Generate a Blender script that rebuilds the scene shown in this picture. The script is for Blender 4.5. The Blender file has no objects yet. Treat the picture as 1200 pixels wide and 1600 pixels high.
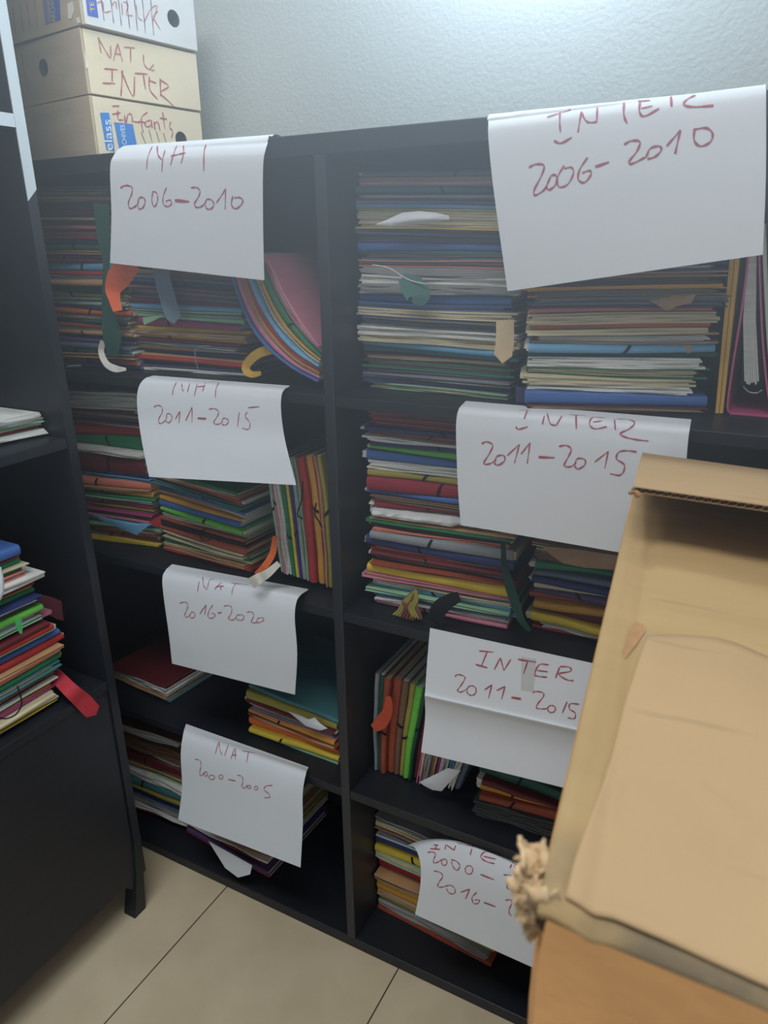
import bpy, bmesh, math, random
from mathutils import Vector, Matrix, Euler
from mathutils.bvhtree import BVHTree

random.seed(7)
S = bpy.context.scene
COL = S.collection
R = math.radians

# ---------------------------------------------------------------- camera, light, exposure
CAM = Vector((0.57697, -0.90102, 1.28532))
ROT = Euler((R(70.032), R(0.8928), R(28.1819)), 'XYZ')
FPX = 1158.47
cd = bpy.data.cameras.new('camera')
cam = bpy.data.objects.new('camera', cd)
COL.objects.link(cam)
cam.location = CAM
cam.rotation_euler = ROT
cd.sensor_fit = 'VERTICAL'
cd.sensor_height = 36.0
cd.lens = FPX / 1600 * 36.0
cd.clip_start = 0.01
cd.dof.use_dof = True
cd.dof.focus_distance = 1.25
cd.dof.aperture_fstop = 11.0
S.camera = cam

w = bpy.data.worlds.new('World')
S.world = w
w.use_nodes = True
bg = w.node_tree.nodes['Background']
bg.inputs['Color'].default_value = (0.74, 0.87, 1.0, 1)
bg.inputs['Strength'].default_value = 0.52

def light(name, kind, loc, energy, color, size=None, size_y=None, rot=None):
    d = bpy.data.lights.new(name, kind)
    d.energy = energy
    d.color = color
    if kind == 'AREA':
        d.shape = 'RECTANGLE'
        d.size = size
        d.size_y = size_y
    else:
        d.shadow_soft_size = size
    o = bpy.data.objects.new(name, d)
    o.location = loc
    if rot:
        o.rotation_euler = rot
    COL.objects.link(o)
    return o

light('wall_lamp_light', 'POINT', (0.20, 0.15, 1.86), 13.5, (0.61, 0.81, 1.0), 0.05)
light('ceiling_fill_light', 'AREA', (0.22, -0.85, 2.50), 20.0, (0.89, 0.955, 1.0), 1.2, 0.5, (R(20), 0, 0))  # unseen soft light added overhead to fill the fronts of the shelves
S.view_settings.view_transform = 'Standard'
S.view_settings.look = 'None'
S.view_settings.gamma = 1.0
S.view_settings.use_curve_mapping = False
S.view_settings.exposure = 0.36
GLARE_DENSITY = 0.95

# ---------------------------------------------------------------- helpers
M3 = ROT.to_matrix()
Z0, Z1, Z2, Z3, ZT = 0.0233, 1.0780, 0.7287, 0.3740, 1.4200     # board tops, bottom board to top board
XU = -0.424                                                     # front plane of the bookcase on the left

def ray(x, y):
    return (M3 @ Vector(((x - 600) / FPX, -(y - 800) / FPX, -1.0))).normalized()

def at(x, y, X=None, Y=None, Z=None):
    """The point on a plane of the room seen at pixel x, y of the 1200 x 1600 photograph."""
    d = ray(x, y)
    if Y is not None:
        t = (Y - CAM.y) / d.y
    elif Z is not None:
        t = (Z - CAM.z) / d.z
    else:
        t = (X - CAM.x) / d.x
    return CAM + d * t

def lin(c):
    return tuple((v / 255 / 12.92) if v / 255 <= 0.04045 else ((v / 255 + 0.055) / 1.055) ** 2.4 for v in c)

MATS = {}
def mat(name, rgb, rough=0.6, spec=0.3, noise=0.0, nscale=(30, 30, 30), bump=0.0, bscale=200.0, metallic=0.0, trans=0.0):
    if name in MATS:
        return MATS[name]
    m = bpy.data.materials.new(name)
    m.use_nodes = True
    nt = m.node_tree
    b = nt.nodes['Principled BSDF']
    c = lin(rgb)
    b.inputs['Base Color'].default_value = (*c, 1)
    b.inputs['Roughness'].default_value = rough
    b.inputs['Specular IOR Level'].default_value = spec
    b.inputs['Metallic'].default_value = metallic
    if trans:
        b.inputs['Alpha'].default_value = 1 - trans
    tc = nt.nodes.new('ShaderNodeTexCoord')
    if noise:
        mp = nt.nodes.new('ShaderNodeMapping')
        mp.inputs['Scale'].default_value = nscale
        n = nt.nodes.new('ShaderNodeTexNoise')
        n.inputs['Scale'].default_value = 1.0
        n.inputs['Detail'].default_value = 4
        rp = nt.nodes.new('ShaderNodeValToRGB')
        rp.color_ramp.elements[0].position = 0.3
        rp.color_ramp.elements[1].position = 0.7
        rp.color_ramp.elements[0].color = (*[v * (1 - noise) for v in c], 1)
        rp.color_ramp.elements[1].color = (*[min(1, v * (1 + noise * 0.7)) for v in c], 1)
        nt.links.new(tc.outputs['Object'], mp.inputs['Vector'])
        nt.links.new(mp.outputs[0], n.inputs['Vector'])
        nt.links.new(n.outputs['Fac'], rp.inputs['Fac'])
        nt.links.new(rp.outputs['Color'], b.inputs['Base Color'])
    if bump:
        n2 = nt.nodes.new('ShaderNodeTexNoise')
        n2.inputs['Scale'].default_value = bscale
        n2.inputs['Detail'].default_value = 3
        bp = nt.nodes.new('ShaderNodeBump')
        bp.inputs['Strength'].default_value = bump
        bp.inputs['Distance'].default_value = 0.003
        nt.links.new(tc.outputs['Object'], n2.inputs['Vector'])
        nt.links.new(n2.outputs['Fac'], bp.inputs['Height'])
        nt.links.new(bp.outputs[0], b.inputs['Normal'])
    MATS[name] = m
    return m

def tag(o, label=None, cat=None, group=None, kind=None):
    if label: o['label'] = label
    if cat: o['category'] = cat
    if group: o['group'] = group
    if kind: o['kind'] = kind
    return o

def link(name, verts, faces, m, parent=None, smooth=False, loc=None):
    """One mesh object; verts are world coordinates, the origin goes to loc (or the parent's origin)."""
    if parent is not None:
        base = parent.matrix_world.translation if not parent.parent else parent.parent.location + parent.location
        base = Vector(base)
        p = parent
        base = Vector((0, 0, 0))
        while p is not None:
            base += p.location
            p = p.parent
        org = base
    else:
        org = Vector(loc) if loc is not None else Vector((0, 0, 0))
    me = bpy.data.meshes.new(name)
    me.from_pydata([tuple(Vector(v) - org) for v in verts], [], faces)
    bm = bmesh.new()
    bm.from_mesh(me)
    bmesh.ops.recalc_face_normals(bm, faces=bm.faces)
    bm.to_mesh(me)
    bm.free()
    if m is not None:
        me.materials.append(m)
    if smooth:
        for p in me.polygons:
            p.use_smooth = True
    o = bpy.data.objects.new(name, me)
    COL.objects.link(o)
    if parent is not None:
        o.parent = parent
    else:
        o.location = org
    return o

def empty(name, loc):
    o = bpy.data.objects.new(name, None)
    o.location = loc
    o.empty_display_size = 0.05
    COL.objects.link(o)
    return o

class MB:
    def __init__(s):
        s.v = []; s.f = []
    def box(s, x0, x1, y0, y1, z0, z1):
        i = len(s.v)
        for z in (z0, z1):
            for p in ((x0, y0), (x1, y0), (x1, y1), (x0, y1)):
                s.v.append(Vector((p[0], p[1], z)))
        s.f += [(i, i+3, i+2, i+1), (i+4, i+5, i+6, i+7), (i, i+1, i+5, i+4), (i+1, i+2, i+6, i+5), (i+2, i+3, i+7, i+6), (i+3, i, i+4, i+7)]
        return s
    def hexa(s, pts):                       # eight corners: bottom four, top four
        i = len(s.v)
        s.v += [Vector(p) for p in pts]
        s.f += [(i, i+3, i+2, i+1), (i+4, i+5, i+6, i+7), (i, i+1, i+5, i+4), (i+1, i+2, i+6, i+5), (i+2, i+3, i+7, i+6), (i+3, i, i+4, i+7)]
        return s
    def loft(s, rings, closed=True, caps=True):
        i = len(s.v); n = len(rings[0])
        for r in rings: s.v += [Vector(p) for p in r]
        m = n if closed else n - 1
        for k in range(len(rings) - 1):
            for j in range(m):
                a = i + k*n + j; b = i + k*n + (j+1) % n
                s.f.append((a, b, b + n, a + n))
        if caps and closed:
            s.f.append(tuple(range(i, i+n)))
            e = i + (len(rings)-1)*n
            s.f.append(tuple(reversed(range(e, e+n))))
        return s
    def tube(s, pts, r, n=8):
        pts = [Vector(p) for p in pts]
        rings = []
        for k, p in enumerate(pts):
            t = (pts[min(k+1, len(pts)-1)] - pts[max(k-1, 0)]).normalized()
            a = t.orthogonal().normalized() if k == 0 else (s._a - t * s._a.dot(t)).normalized()
            s._a = a
            b = t.cross(a)
            rings.append([p + (a*math.cos(q) + b*math.sin(q))*r for q in [2*math.pi*j/n for j in range(n)]])
        return s.loft(rings)
    def build(s, name, m, parent=None, smooth=False, loc=None):
        return link(name, s.v, s.f, m, parent, smooth, loc)

def bevel(o, wd=0.0015, seg=2):
    md = o.modifiers.new('edge', 'BEVEL')
    md.width = wd; md.segments = seg; md.limit_method = 'ANGLE'
    return o

def spline(pts, n):
    """Catmull-Rom through points (tuples or Vectors), n samples per segment."""
    P = [Vector(p) for p in pts]
    if len(P) < 3:
        return [P[0].lerp(P[-1], k / n) for k in range(n + 1)]
    P = [P[0]*2 - P[1]] + P + [P[-1]*2 - P[-2]]
    out = []
    for i in range(1, len(P) - 2):
        for k in range(n):
            t = k / n
            a, b, c, d = P[i-1], P[i], P[i+1], P[i+2]
            out.append(0.5*((2*b) + (c-a)*t + (2*a - 5*b + 4*c - d)*t*t + (3*b - a - 3*c + d)*t**3))
    out.append(P[-2].copy())
    return out

# ---------------------------------------------------------------- shared materials
BLACK = mat('black_laminate', (31, 34, 41), 0.42, 0.45, 0.12, (6, 6, 60), 0.05, 300)
BLACK2 = mat('black_board_edge', (44, 47, 53), 0.4, 0.5, 0.1, (8, 8, 8))
LIT_EDGE = mat('painted_edge_light', (196, 203, 205), 0.5, 0.4, 0.06, (30, 30, 12))  # pale colour imitates light falling on the black upper edges
PAPER = mat('white_paper', (226, 229, 233), 0.7, 0.2, 0.015, (12, 12, 12), 0.25, 9)
INK = mat('red_marker_ink', (176, 88, 98), 0.6, 0.2)
INKF = mat('faded_red_ink', (182, 110, 104), 0.7, 0.2)
INKB = mat('blue_black_ink', (70, 66, 120), 0.7, 0.2)
INKK = mat('dark_ink', (60, 56, 58), 0.7, 0.2)
PAGES = mat('page_edges', (222, 221, 214), 0.75, 0.15, 0.22, (14, 14, 900))
PAGES2 = mat('page_edges_cream', (208, 196, 164), 0.75, 0.15, 0.22, (14, 14, 900))
ELASTIC = mat('black_elastic', (26, 27, 30), 0.7, 0.2)

# ---------------------------------------------------------------- room
YW = 0.312
def wall(name, verts, m):
    return tag(link(name, verts, [(0, 1, 2, 3)], m), kind='structure')

def slab(name, x0, x1, y0, y1, z0, z1, m):
    return tag(MB().box(x0, x1, y0, y1, z0, z1).build(name, m), kind='structure')

WALL = mat('painted_wall', (193, 199, 194), 0.34, 0.5, 0.03, (2, 2, 2), 0.35, 150)
CEIL = mat('white_ceiling', (225, 226, 224), 0.8, 0.2, 0.02, (2, 2, 2))
slab('wall_back', -0.95, 2.2, YW, YW + 0.1, 0, 2.6, WALL)
slab('wall_left', -0.95, -0.85, -3.2, YW, 0, 2.6, WALL)
slab('ceiling', -0.95, 2.2, -3.2, YW + 0.1, 2.6, 2.7, CEIL)

def floor_mat():
    m = bpy.data.materials.new('beige_floor_tiles')
    m.use_nodes = True
    nt = m.node_tree; b = nt.nodes['Principled BSDF']
    b.inputs['Roughness'].default_value = 0.38
    b.inputs['Specular IOR Level'].default_value = 0.4
    tc = nt.nodes.new('ShaderNodeTexCoord')
    mp = nt.nodes.new('ShaderNodeMapping')
    mp.inputs['Location'].default_value = (0.309 + 0.411 * 10, 0.47, 0)
    br = nt.nodes.new('ShaderNodeTexBrick')
    br.offset = 0
    br.inputs['Scale'].default_value = 1.0
    br.inputs['Brick Width'].default_value = 0.411
    br.inputs['Row Height'].default_value = 0.62
    br.inputs['Mortar Size'].default_value = 0.0014
    br.inputs['Mortar Smooth'].default_value = 0.2
    br.inputs['Color1'].default_value = (*lin((212, 194, 162)), 1)
    br.inputs['Color2'].default_value = (*lin((215, 197, 165)), 1)
    br.inputs['Mortar'].default_value = (*lin((70, 58, 44)), 1)
    n = nt.nodes.new('ShaderNodeTexNoise')
    n.inputs['Scale'].default_value = 9
    n.inputs['Detail'].default_value = 6
    mx = nt.nodes.new('ShaderNodeMixRGB')
    mx.blend_type = 'MULTIPLY'
    mx.inputs['Fac'].default_value = 0.35
    rp = nt.nodes.new('ShaderNodeValToRGB')
    rp.color_ramp.elements[0].position = 0.3
    rp.color_ramp.elements[0].color = (0.62, 0.58, 0.52, 1)
    rp.color_ramp.elements[1].position = 0.65
    nt.links.new(tc.outputs['Object'], mp.inputs['Vector'])
    nt.links.new(mp.outputs[0], br.inputs['Vector'])
    nt.links.new(tc.outputs['Object'], n.inputs['Vector'])
    nt.links.new(n.outputs['Fac'], rp.inputs['Fac'])
    nt.links.new(br.outputs['Color'], mx.inputs['Color1'])
    nt.links.new(rp.outputs['Color'], mx.inputs['Color2'])
    nt.links.new(mx.outputs[0], b.inputs['Base Color'])
    return m
slab('floor', -0.95, 2.2, -3.2, YW + 0.1, -0.08, 0.0, floor_mat())

# ---------------------------------------------------------------- the long black bookcase at the back wall
DEPTH = 0.305
TH = 0.0166
XL, XR = -0.735, 0.735
bc = tag(empty('bookcase', (0, 0.15, 0)), 'long black bookcase along the back wall with handwritten sheets hung on its shelves', 'bookcase')
bevel(MB().box(XL - 0.018, XR + 0.018, 0, DEPTH, ZT - 0.026, ZT).build('top_board', BLACK, bc))
bevel(MB().box(XL - 0.018, XL, 0.0, DEPTH, 0, ZT - 0.026).build('side_panel', BLACK, bc))
bevel(MB().box(XR, XR + 0.018, 0.0, DEPTH, 0, ZT - 0.026).build('side_panel', BLACK, bc))
bevel(MB().box(-0.0089, 0.0089, 0.0, DEPTH - 0.006, Z0, ZT - 0.026).build('divider', BLACK2, bc))
for z in (Z1, Z2, Z3):
    for a, b in ((XL, -0.0089), (0.0089, XR)):
        bevel(MB().box(a, b, 0.001, DEPTH - 0.006, z - TH, z).build('shelf', BLACK, bc))
bevel(MB().box(XL, XR, 0.0, DEPTH - 0.006, 0.0, Z0).build('bottom_board', BLACK, bc))
MB().box(XL, XR, DEPTH - 0.006, DEPTH, 0.0, ZT - 0.026).build('back_panel', BLACK, bc)

# ---------------------------------------------------------------- black bookcase along the left wall
lu = tag(empty('bookcase', (-0.62, -0.6, 0)), 'black bookcase along the left wall with light painted on upper edges and splayed foot', 'bookcase')
zt = 1.95
YN = -1.05
YP = -0.104                                  # outer face of the far side panel
TP = 0.017
MB().box(-0.79, XU, YP - TP, YP, 0.087, zt).build('side_panel', BLACK, lu)
for xa, xb in ((XU - 0.03, XU), (-0.79, -0.76)):
    lg = MB().loft([[Vector((x, y, z)) for x, y in ((xa, a), (xb + 0.0006, a), (xb + 0.0006, b), (xa, b))] for z, a, b in
                    ((0.0, YP - 0.045, YP - 0.016), (0.045, YP - 0.034, YP - 0.011), (0.10, YP - 0.024, YP - 0.005), (0.18, YP - TP, YP + 0.0008))])
    lg.build('leg', BLACK, lu)
prof = [(-0.1215, 0.526), (-0.124, 0.10), (-0.131, 0.055), (-0.139, 0.066), (-0.152, 0.082), (-0.172, 0.088), (YN, 0.088), (YN, 0.526)]
MB().loft([[(XU - 0.020, y, z) for y, z in prof], [(XU - 0.004, y, z) for y, z in prof]]).build('front_panel', BLACK, lu)
for z in (0.5437, 0.998, 1.462, 1.90):
    bevel(MB().box(-0.79, XU, YN, YP - TP - 0.0006, z - 0.017, z).build('shelf', BLACK, lu))
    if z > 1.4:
        MB().box(XU, XU + 0.0015, YN, YP - TP - 0.0006, z - 0.017, z).build('lit_edge_strip', LIT_EDGE, lu)
MB().box(-0.80, -0.79, YN, YP, 0.087, zt).build('back_panel', BLACK, lu)
MB().box(-0.80, XU, YN - 0.03, YN, 0, zt).build('side_panel', BLACK, lu)
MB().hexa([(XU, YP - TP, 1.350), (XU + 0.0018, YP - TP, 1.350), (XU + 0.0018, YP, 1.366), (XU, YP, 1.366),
           (XU, YP - TP, zt), (XU + 0.0018, YP - TP, zt), (XU + 0.0018, YP, zt), (XU, YP, zt)]).build('lit_edge_strip', LIT_EDGE, lu)

# ---------------------------------------------------------------- sheets and handwriting
def sheet_surface(rows, tail=None, nu=24, nv=6):
    """rows: ((px...), plane) with two or three pixels across; returns grid of points."""
    R3 = []
    for px, pl in rows:
        pts = [at(px[2*i], px[2*i+1], **pl) for i in range(len(px)//2)]
        if len(pts) == 2:
            R3.append([pts[0].lerp(pts[1], u/nu) for u in range(nu+1)])
        else:
            a, b, c = pts
            q = []
            for u in range(nu+1):
                t = u/nu
                q.append(a*((1-t)*(1-2*t)) + b*(4*t*(1-t)) + c*(t*(2*t-1)))
            R3.append(q)
    if tail:
        dy, z = tail
        R3 = [[Vector((p.x, p.y + dy, z)) for p in R3[0]], [Vector((p.x, p.y + dy*0.45, z*0.5 + p.z*0.5)) for p in R3[0]]] + R3
    cols = [spline([r[u] for r in R3], nv) for u in range(nu+1)]
    return [[cols[u][k] for u in range(nu+1)] for k in range(len(cols[0]))]

def grid_faces(nr, nc):
    return [(r*nc + c, r*nc + c + 1, (r+1)*nc + c + 1, (r+1)*nc + c) for r in range(nr-1) for c in range(nc-1)]

def project(px, bvh, lift=0.0006):
    d = ray(*px)
    hit, nrm, _, _ = bvh.ray_cast(CAM, d)
    if hit is None:
        return None
    if nrm.dot(d) > 0:
        nrm = -nrm
    return hit + nrm*lift, nrm

def strokes_mesh(strokes, bvh, wpx=2.6, org=(0, 0), sc=1.0, lift=0.0006):
    mb = MB()
    for st in strokes:
        wd = wpx
        if isinstance(st[0], (int, float)):
            wd = wpx * st[0]; st = st[1:]
        pts = [Vector((org[0] + x/sc, org[1] + y/sc)) for x, y in st]
        L = sum((pts[i+1]-pts[i]).length for i in range(len(pts)-1))
        if len(pts) > 2:
            pts = [Vector(p[:2]) for p in spline([(p.x, p.y, 0) for p in pts], 6)]
        else:
            n = max(2, int(L/4))
            pts = [pts[0].lerp(pts[1], k/n) for k in range(n+1)]
        q = [project(p, bvh, lift) for p in pts]
        run = []
        for k, e in enumerate(q):
            if e is None:
                continue
            run.append(e)
        if len(run) < 2:
            continue
        A, B = [], []
        for k, (p, n) in enumerate(run):
            t = run[min(k+1, len(run)-1)][0] - run[max(k-1, 0)][0]
            if t.length < 1e-7:
                continue
            s = n.cross(t).normalized()
            h = 0.88 * wd * (p - CAM).length / FPX * 0.5 * (0.75 + 0.25*math.sin(k*0.9))
            A.append(p + s*h); B.append(p - s*h)
        i = len(mb.v)
        mb.v += A + B
        m = len(A)
        mb.f += [(i+k, i+k+1, i+m+k+1, i+m+k) for k in range(m-1)]
    return mb

def loop(cx, cy, rx, ry, n=9):
    return [(cx + rx*math.cos(2*math.pi*k/n), cy + ry*math.sin(2*math.pi*k/n)) for k in range(n+1)]

def sign(label, rows, strokes, org, sc, tail=None, wpx=2.6, tape=None, ink=None):
    g = sheet_surface(rows, tail)
    nr, nc = len(g), len(g[0])
    v = [p for r in g for p in r]
    for p in v:                                       # the sheet lies on the board and bends round its edge
        for zt_, th_ in ((ZT, 0.026), (Z1, TH), (Z2, TH), (Z3, TH)):
            if p.y > -0.0035 and zt_ - th_ - 0.004 < p.z < zt_ + 0.0024:
                if zt_ + 0.0024 - p.z < p.y + 0.0035:
                    p.z = zt_ + 0.0024
                else:
                    p.y = -0.0035
    f = grid_faces(nr, nc)
    o = link('paper_sign', v, f, PAPER, smooth=True, loc=v[nc//2])
    tag(o, label, 'sign', 'handwritten sheets hung on the bookcase')
    bvh = BVHTree.FromPolygons(v, f)
    mb = strokes_mesh(strokes, bvh, wpx, org, sc)
    mb.build('handwriting', ink or INK, o)
    if tape:
        q = [project(p, bvh, 0.0004)[0] for p in tape]
        link('tape', q, [(0, 1, 2, 3)], mat('clear_tape', (214, 213, 206), 0.35, 0.4, trans=0.62), o)
    return o, bvh

Y = lambda v: {'Y': v}
Zp = lambda v: {'Z': v}

N1 = [(.9, (335,125),(305,200),(297,280)), (1.2, (368,120),(374,180),(400,215)), ((420,150),(405,215),(398,295)),
      ((500,120),(480,170),(457,250)), ((543,118),(545,170),(528,240)), (1.5, (460,190),(510,178),(558,168)), (1.2, (695,112),(682,170),(680,290)),
      (1.2, (122,402),(150,386),(190,390),(202,412),(195,450),(175,500),(185,537),(212,530),(238,507),(245,472),(270,464),(288,487),(275,530),(248,542),(240,520)),
      ((340,425),(332,480),(345,525),(365,505),(372,460),(360,430),(340,425)), ((430,398),(408,460),(410,510),(440,525),(465,505),(455,482),(425,490)),
      (2.2, (487,485),(582,493)), (1.2, (595,400),(630,398),(655,420),(645,460),(618,505),(630,530),(665,525),(690,500),(700,478),(730,480),(748,510),(730,540),(700,540),(690,515)),
      ((765,500),(800,450),(826,405)), ((826,405),(823,545)), (1.3, (875,455),(865,510),(890,540),(925,520),(943,485),(920,465),(885,468))]
sign('white sheet reading NAT 2006-2010 hung over the bookcase top', [
    ((205,227,430,210), Y(.022)), ((188,231,421,219), Y(.002)), ((177,244,415,234), Y(-.014)), ((172,264,411,262), Y(-.02)),
    ((174,330,411,345), Y(-.02)), ((173,380,412,400), Y(-.019)), ((172,411,413,438), Y(-.018))], N1, (160,200), 1200/280, tail=(.05, ZT + .0026), wpx=2.2)

N2 = [((325,75),(305,120),(298,160)), ((362,85),(364,120),(374,136)), ((415,82),(400,138)), ((465,85),(445,165)), ((520,80),(500,135)), ((465,105),(515,100)),
      ((540,72),(615,76)), ((608,80),(590,120),(587,178)),
      ((175,240),(200,228),(228,240),(230,275),(207,320),(213,350),(240,340),(258,315),(262,287),(285,287),(297,315),(275,345),(255,335)),
      ((318,320),(348,270)), ((350,268),(342,345)), ((388,330),(430,240)), ((430,240),(430,345)), (1.8, (467,315),(525,318)),
      ((543,255),(580,250),(608,270),(600,300),(575,345),(605,355),(630,340),(637,318),(660,316),(675,335),(655,360),(630,355)),
      ((745,275),(735,370)), ((805,244),(880,237)), ((800,272),(786,302),(815,340),(815,380),(795,390),(768,380))]
sign('white sheet reading NAT 2011-2015 curling off the second shelf', [
    ((240,588,453,604), Zp(Z1 + .001)), ((226,592,445,608), Y(-.004)), ((217,604,440,618), Y(-.014)), ((214,625,439,640), Y(-.02)),
    ((217,660,443,675), Y(-.026)), ((224,702,451,712), Y(-.038)), ((233,745,463,758), Y(-.05))], N2, (200,580), 1200/280, wpx=1.9)

N3 = [((330,180),(318,250)), ((355,147),(360,200),(385,238)), ((440,157),(405,172),(388,235)), ((490,185),(440,235)), ((490,185),(485,240)), ((450,215),(508,212)),
      ((560,190),(680,203)), ((592,197),(572,230),(565,272)),
      ((190,335),(225,325),(250,345),(240,385),(225,420),(240,435),(265,415),(275,397),(297,405),(297,430),(275,442),(262,425)),
      ((335,410),(378,347)), ((380,345),(370,420)), ((430,345),(400,390),(395,435),(430,440),(445,415),(420,405)), (1.4, (465,406),(490,400)),
      ((508,355),(545,350),(565,370),(560,410),(540,445),(570,455),(595,440),(605,420),(640,418),(655,440),(630,458),(600,450)),
      ((675,400),(700,395),(725,420),(705,470),(740,472),(755,442),(790,440),(795,455),(770,472),(738,473))]
sign('white sheet reading NAT 2016-2020 hung on the third shelf', [
    ((269,882.5,482,921.6), Zp(Z2 + .001)), ((258.4,891.7,470,929.6), Y(-.006)), ((253.6,904.7,463,941.5), Y(-.018)), ((256,935,460.6,967.5), Y(-.024)),
    ((263.8,991,464.3,1021.7), Y(-.026)), ((268.8,1036.8,461,1085.6), Y(-.022))], N3, (240,870), 1200/260, wpx=1.6)

N4 = [((405,210),(383,290)), ((410,195),(420,260),(438,300)), ((485,222),(455,305)), ((532,250),(505,330)), ((540,250),(540,332)), ((512,298),(548,300)),
      ((592,266),(692,285)), ((642,276),(628,358)),
      ((225,330),(262,340),(272,380),(262,430),(268,460),(290,445),(304,426)), loop(310,446,13,17), loop(356,472,22,18), loop(428,469,16,17),
      (1.2, (485,488),(540,500)), ((555,455),(590,465),(600,500),(590,545),(615,555),(632,535)), loop(648,547,15,12), loop(702,556,14,14),
      ((830,535),(780,540),(765,570),(800,600),(805,630),(768,630))]
sign('white sheet reading NAT 2000-2005 hung on the lowest shelf edge', [
    ((291,1132,482,1199.6), Zp(Z3 + .001)), ((286,1148,478,1209), Y(-.008)), ((282.4,1180,473,1240), Y(-.022)), ((284.4,1230,473,1290), Y(-.03)), ((278.4,1281,469.6,1355.6), Y(-.04))],
    N4, (260,1120), 5.0, wpx=1.6)

I1 = [((165,190),(275,155)), ((225,165),(224,215),(228,260)), (1.3, (197,300),(230,311),(280,285)), ((325,165),(310,260)), ((325,165),(345,205),(370,215),(400,211)), ((400,145),(398,212)),
      (1.2, (525,122),(525,180),(540,220)), ((590,116),(648,112)), (1.2, (600,120),(598,165),(622,185),(690,150)), ((605,150),(660,138)), (1.2, (745,95),(748,140)),
      (1.2, (860,87),(820,108),(806,132),(850,142),(945,136)),
      (1.2, (80,425),(110,410),(150,415),(140,460),(105,530),(110,555),(150,530),(168,498),(186,462),(210,467),(205,505),(175,530),(160,515)),
      ((245,415),(215,470),(220,515),(260,505),(288,455),(280,425),(245,430)), (1.1, (355,378),(320,430),(310,480),(340,495),(370,460),(365,440),(330,450)),
      (1.4, (390,422),(455,400)), (1.2, (525,318),(560,300),(600,305),(585,350),(550,395),(560,408),(610,385),(630,372),(648,336),(690,325),(700,345),(670,375),(635,385)),
      (1.2, (725,325),(790,250)), (1.2, (790,250),(765,360)), (1.2, (855,250),(855,300),(885,325),(930,305),(940,265),(910,240),(850,248))]
sign('large white sheet reading INTER 2006-2010 hung over the bookcase top', [
    ((764,186,1197,132), Y(.004)), ((763,194,1197,140), Y(-.008)), ((763,215,1197,165), Y(-.014)), ((768,270,1197,235), Y(-.016)), ((777,340,1196,300), Y(-.016)),
    ((793,455,1192,398), Y(-.014))], I1, (800,120), 3.0, tail=(.05, ZT + .0026), wpx=3.0)

I2 = [((335,62),(385,65)), ((372,66),(357,105)), (1.2, (318,140),(332,152),(375,140)), ((452,90),(443,130)), ((465,80),(480,125),(507,135)), ((535,90),(507,135)),
      ((570,84),(650,90)), (1.2, (600,88),(602,152)), ((735,100),(678,98),(664,130),(690,150),(745,140)), ((680,120),(722,114)), ((780,108),(785,155)),
      (1.2, (790,105),(850,108),(875,125),(850,150),(808,172),(830,188),(880,200),(940,207)),
      (1.2, (158,220),(180,210),(210,225),(195,265),(168,310),(190,315),(220,300),(230,278),(262,275),(265,300),(235,320),(217,310)),
      ((278,275),(335,222)), ((335,222),(312,310)), ((343,268),(385,215)), ((385,215),(372,312)), (1.7, (425,282),(500,285)),
      (1.2, (520,232),(555,228),(578,245),(565,280),(545,320),(570,328),(595,315),(606,290),(640,292),(642,318),(610,338),(594,325)),
      ((688,305),(752,255)), ((752,255),(735,335)), (1.2, (885,258),(842,252),(802,258),(790,290),(825,315),(825,345),(805,367),(760,360))]
sign('white sheet reading INTER 2011-2015 curled over the second shelf behind the cardboard flap', [
    ((728,628,1080,657), Zp(Z1 + .001)), ((718,637,1078,668), Y(-.008)), ((713,657,1075,690), Y(-.018)), ((713,700,1071,735), Y(-.022)),
    ((716,770,1062,806), Y(-.026)), ((720,820,1047,877), Y(-.028))], I2, (700,620), 3.0, wpx=2.6)

I3 = [((435,188),(525,195)), ((485,195),(450,278)), (1.2, (413,272),(488,293)), ((565,235),(530,305)), ((568,230),(590,310)), ((633,240),(590,310)),
      (1.3, (678,240),(790,258)), (1.1, (738,255),(712,332)), (1.1, (870,275),(812,273),(783,330),(800,345),(860,352)), ((800,310),(865,318)), (1.1, (938,290),(912,358)),
      (1.1, (940,285),(1000,290),(1005,315),(932,332),(985,368),(1025,373)),
      ((285,350),(300,335),(340,345),(345,365),(320,405),(300,435),(320,445),(350,430)), loop(388,435,30,30), ((470,430),(515,400)), ((515,400),(493,485)),
      ((545,435),(597,410)), ((597,410),(575,490)), (1.6, (637,478),(697,488)), ((770,450),(790,440),(835,450),(835,475),(800,520),(795,545),(840,550),(865,545)), loop(888,550,25,22),
      ((985,505),(955,575)), ((1060,520),(1005,518),(1000,550),(1035,575),(1030,610),(990,605))]
sign('creased white sheet reading INTER 2011-2015 on the fourth level beside the cardboard box', [
    ((672,981,985,1049), Y(-.002)), ((667.5,1032.5,980,1098), Y(-.012)), ((664.3,1080,978,1150), Y(-.022)), ((663.5,1087,977,1158), Y(-.026)), ((664,1097,976,1168), Y(-.020)),
    ((664,1125,974,1198), Y(-.017)), ((658,1175.5,966,1252), Y(-.026))], I3, (640,970), 4.0, wpx=2.5, tape=[(815,1026),(838,1030),(834,1082),(814,1078)])

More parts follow.
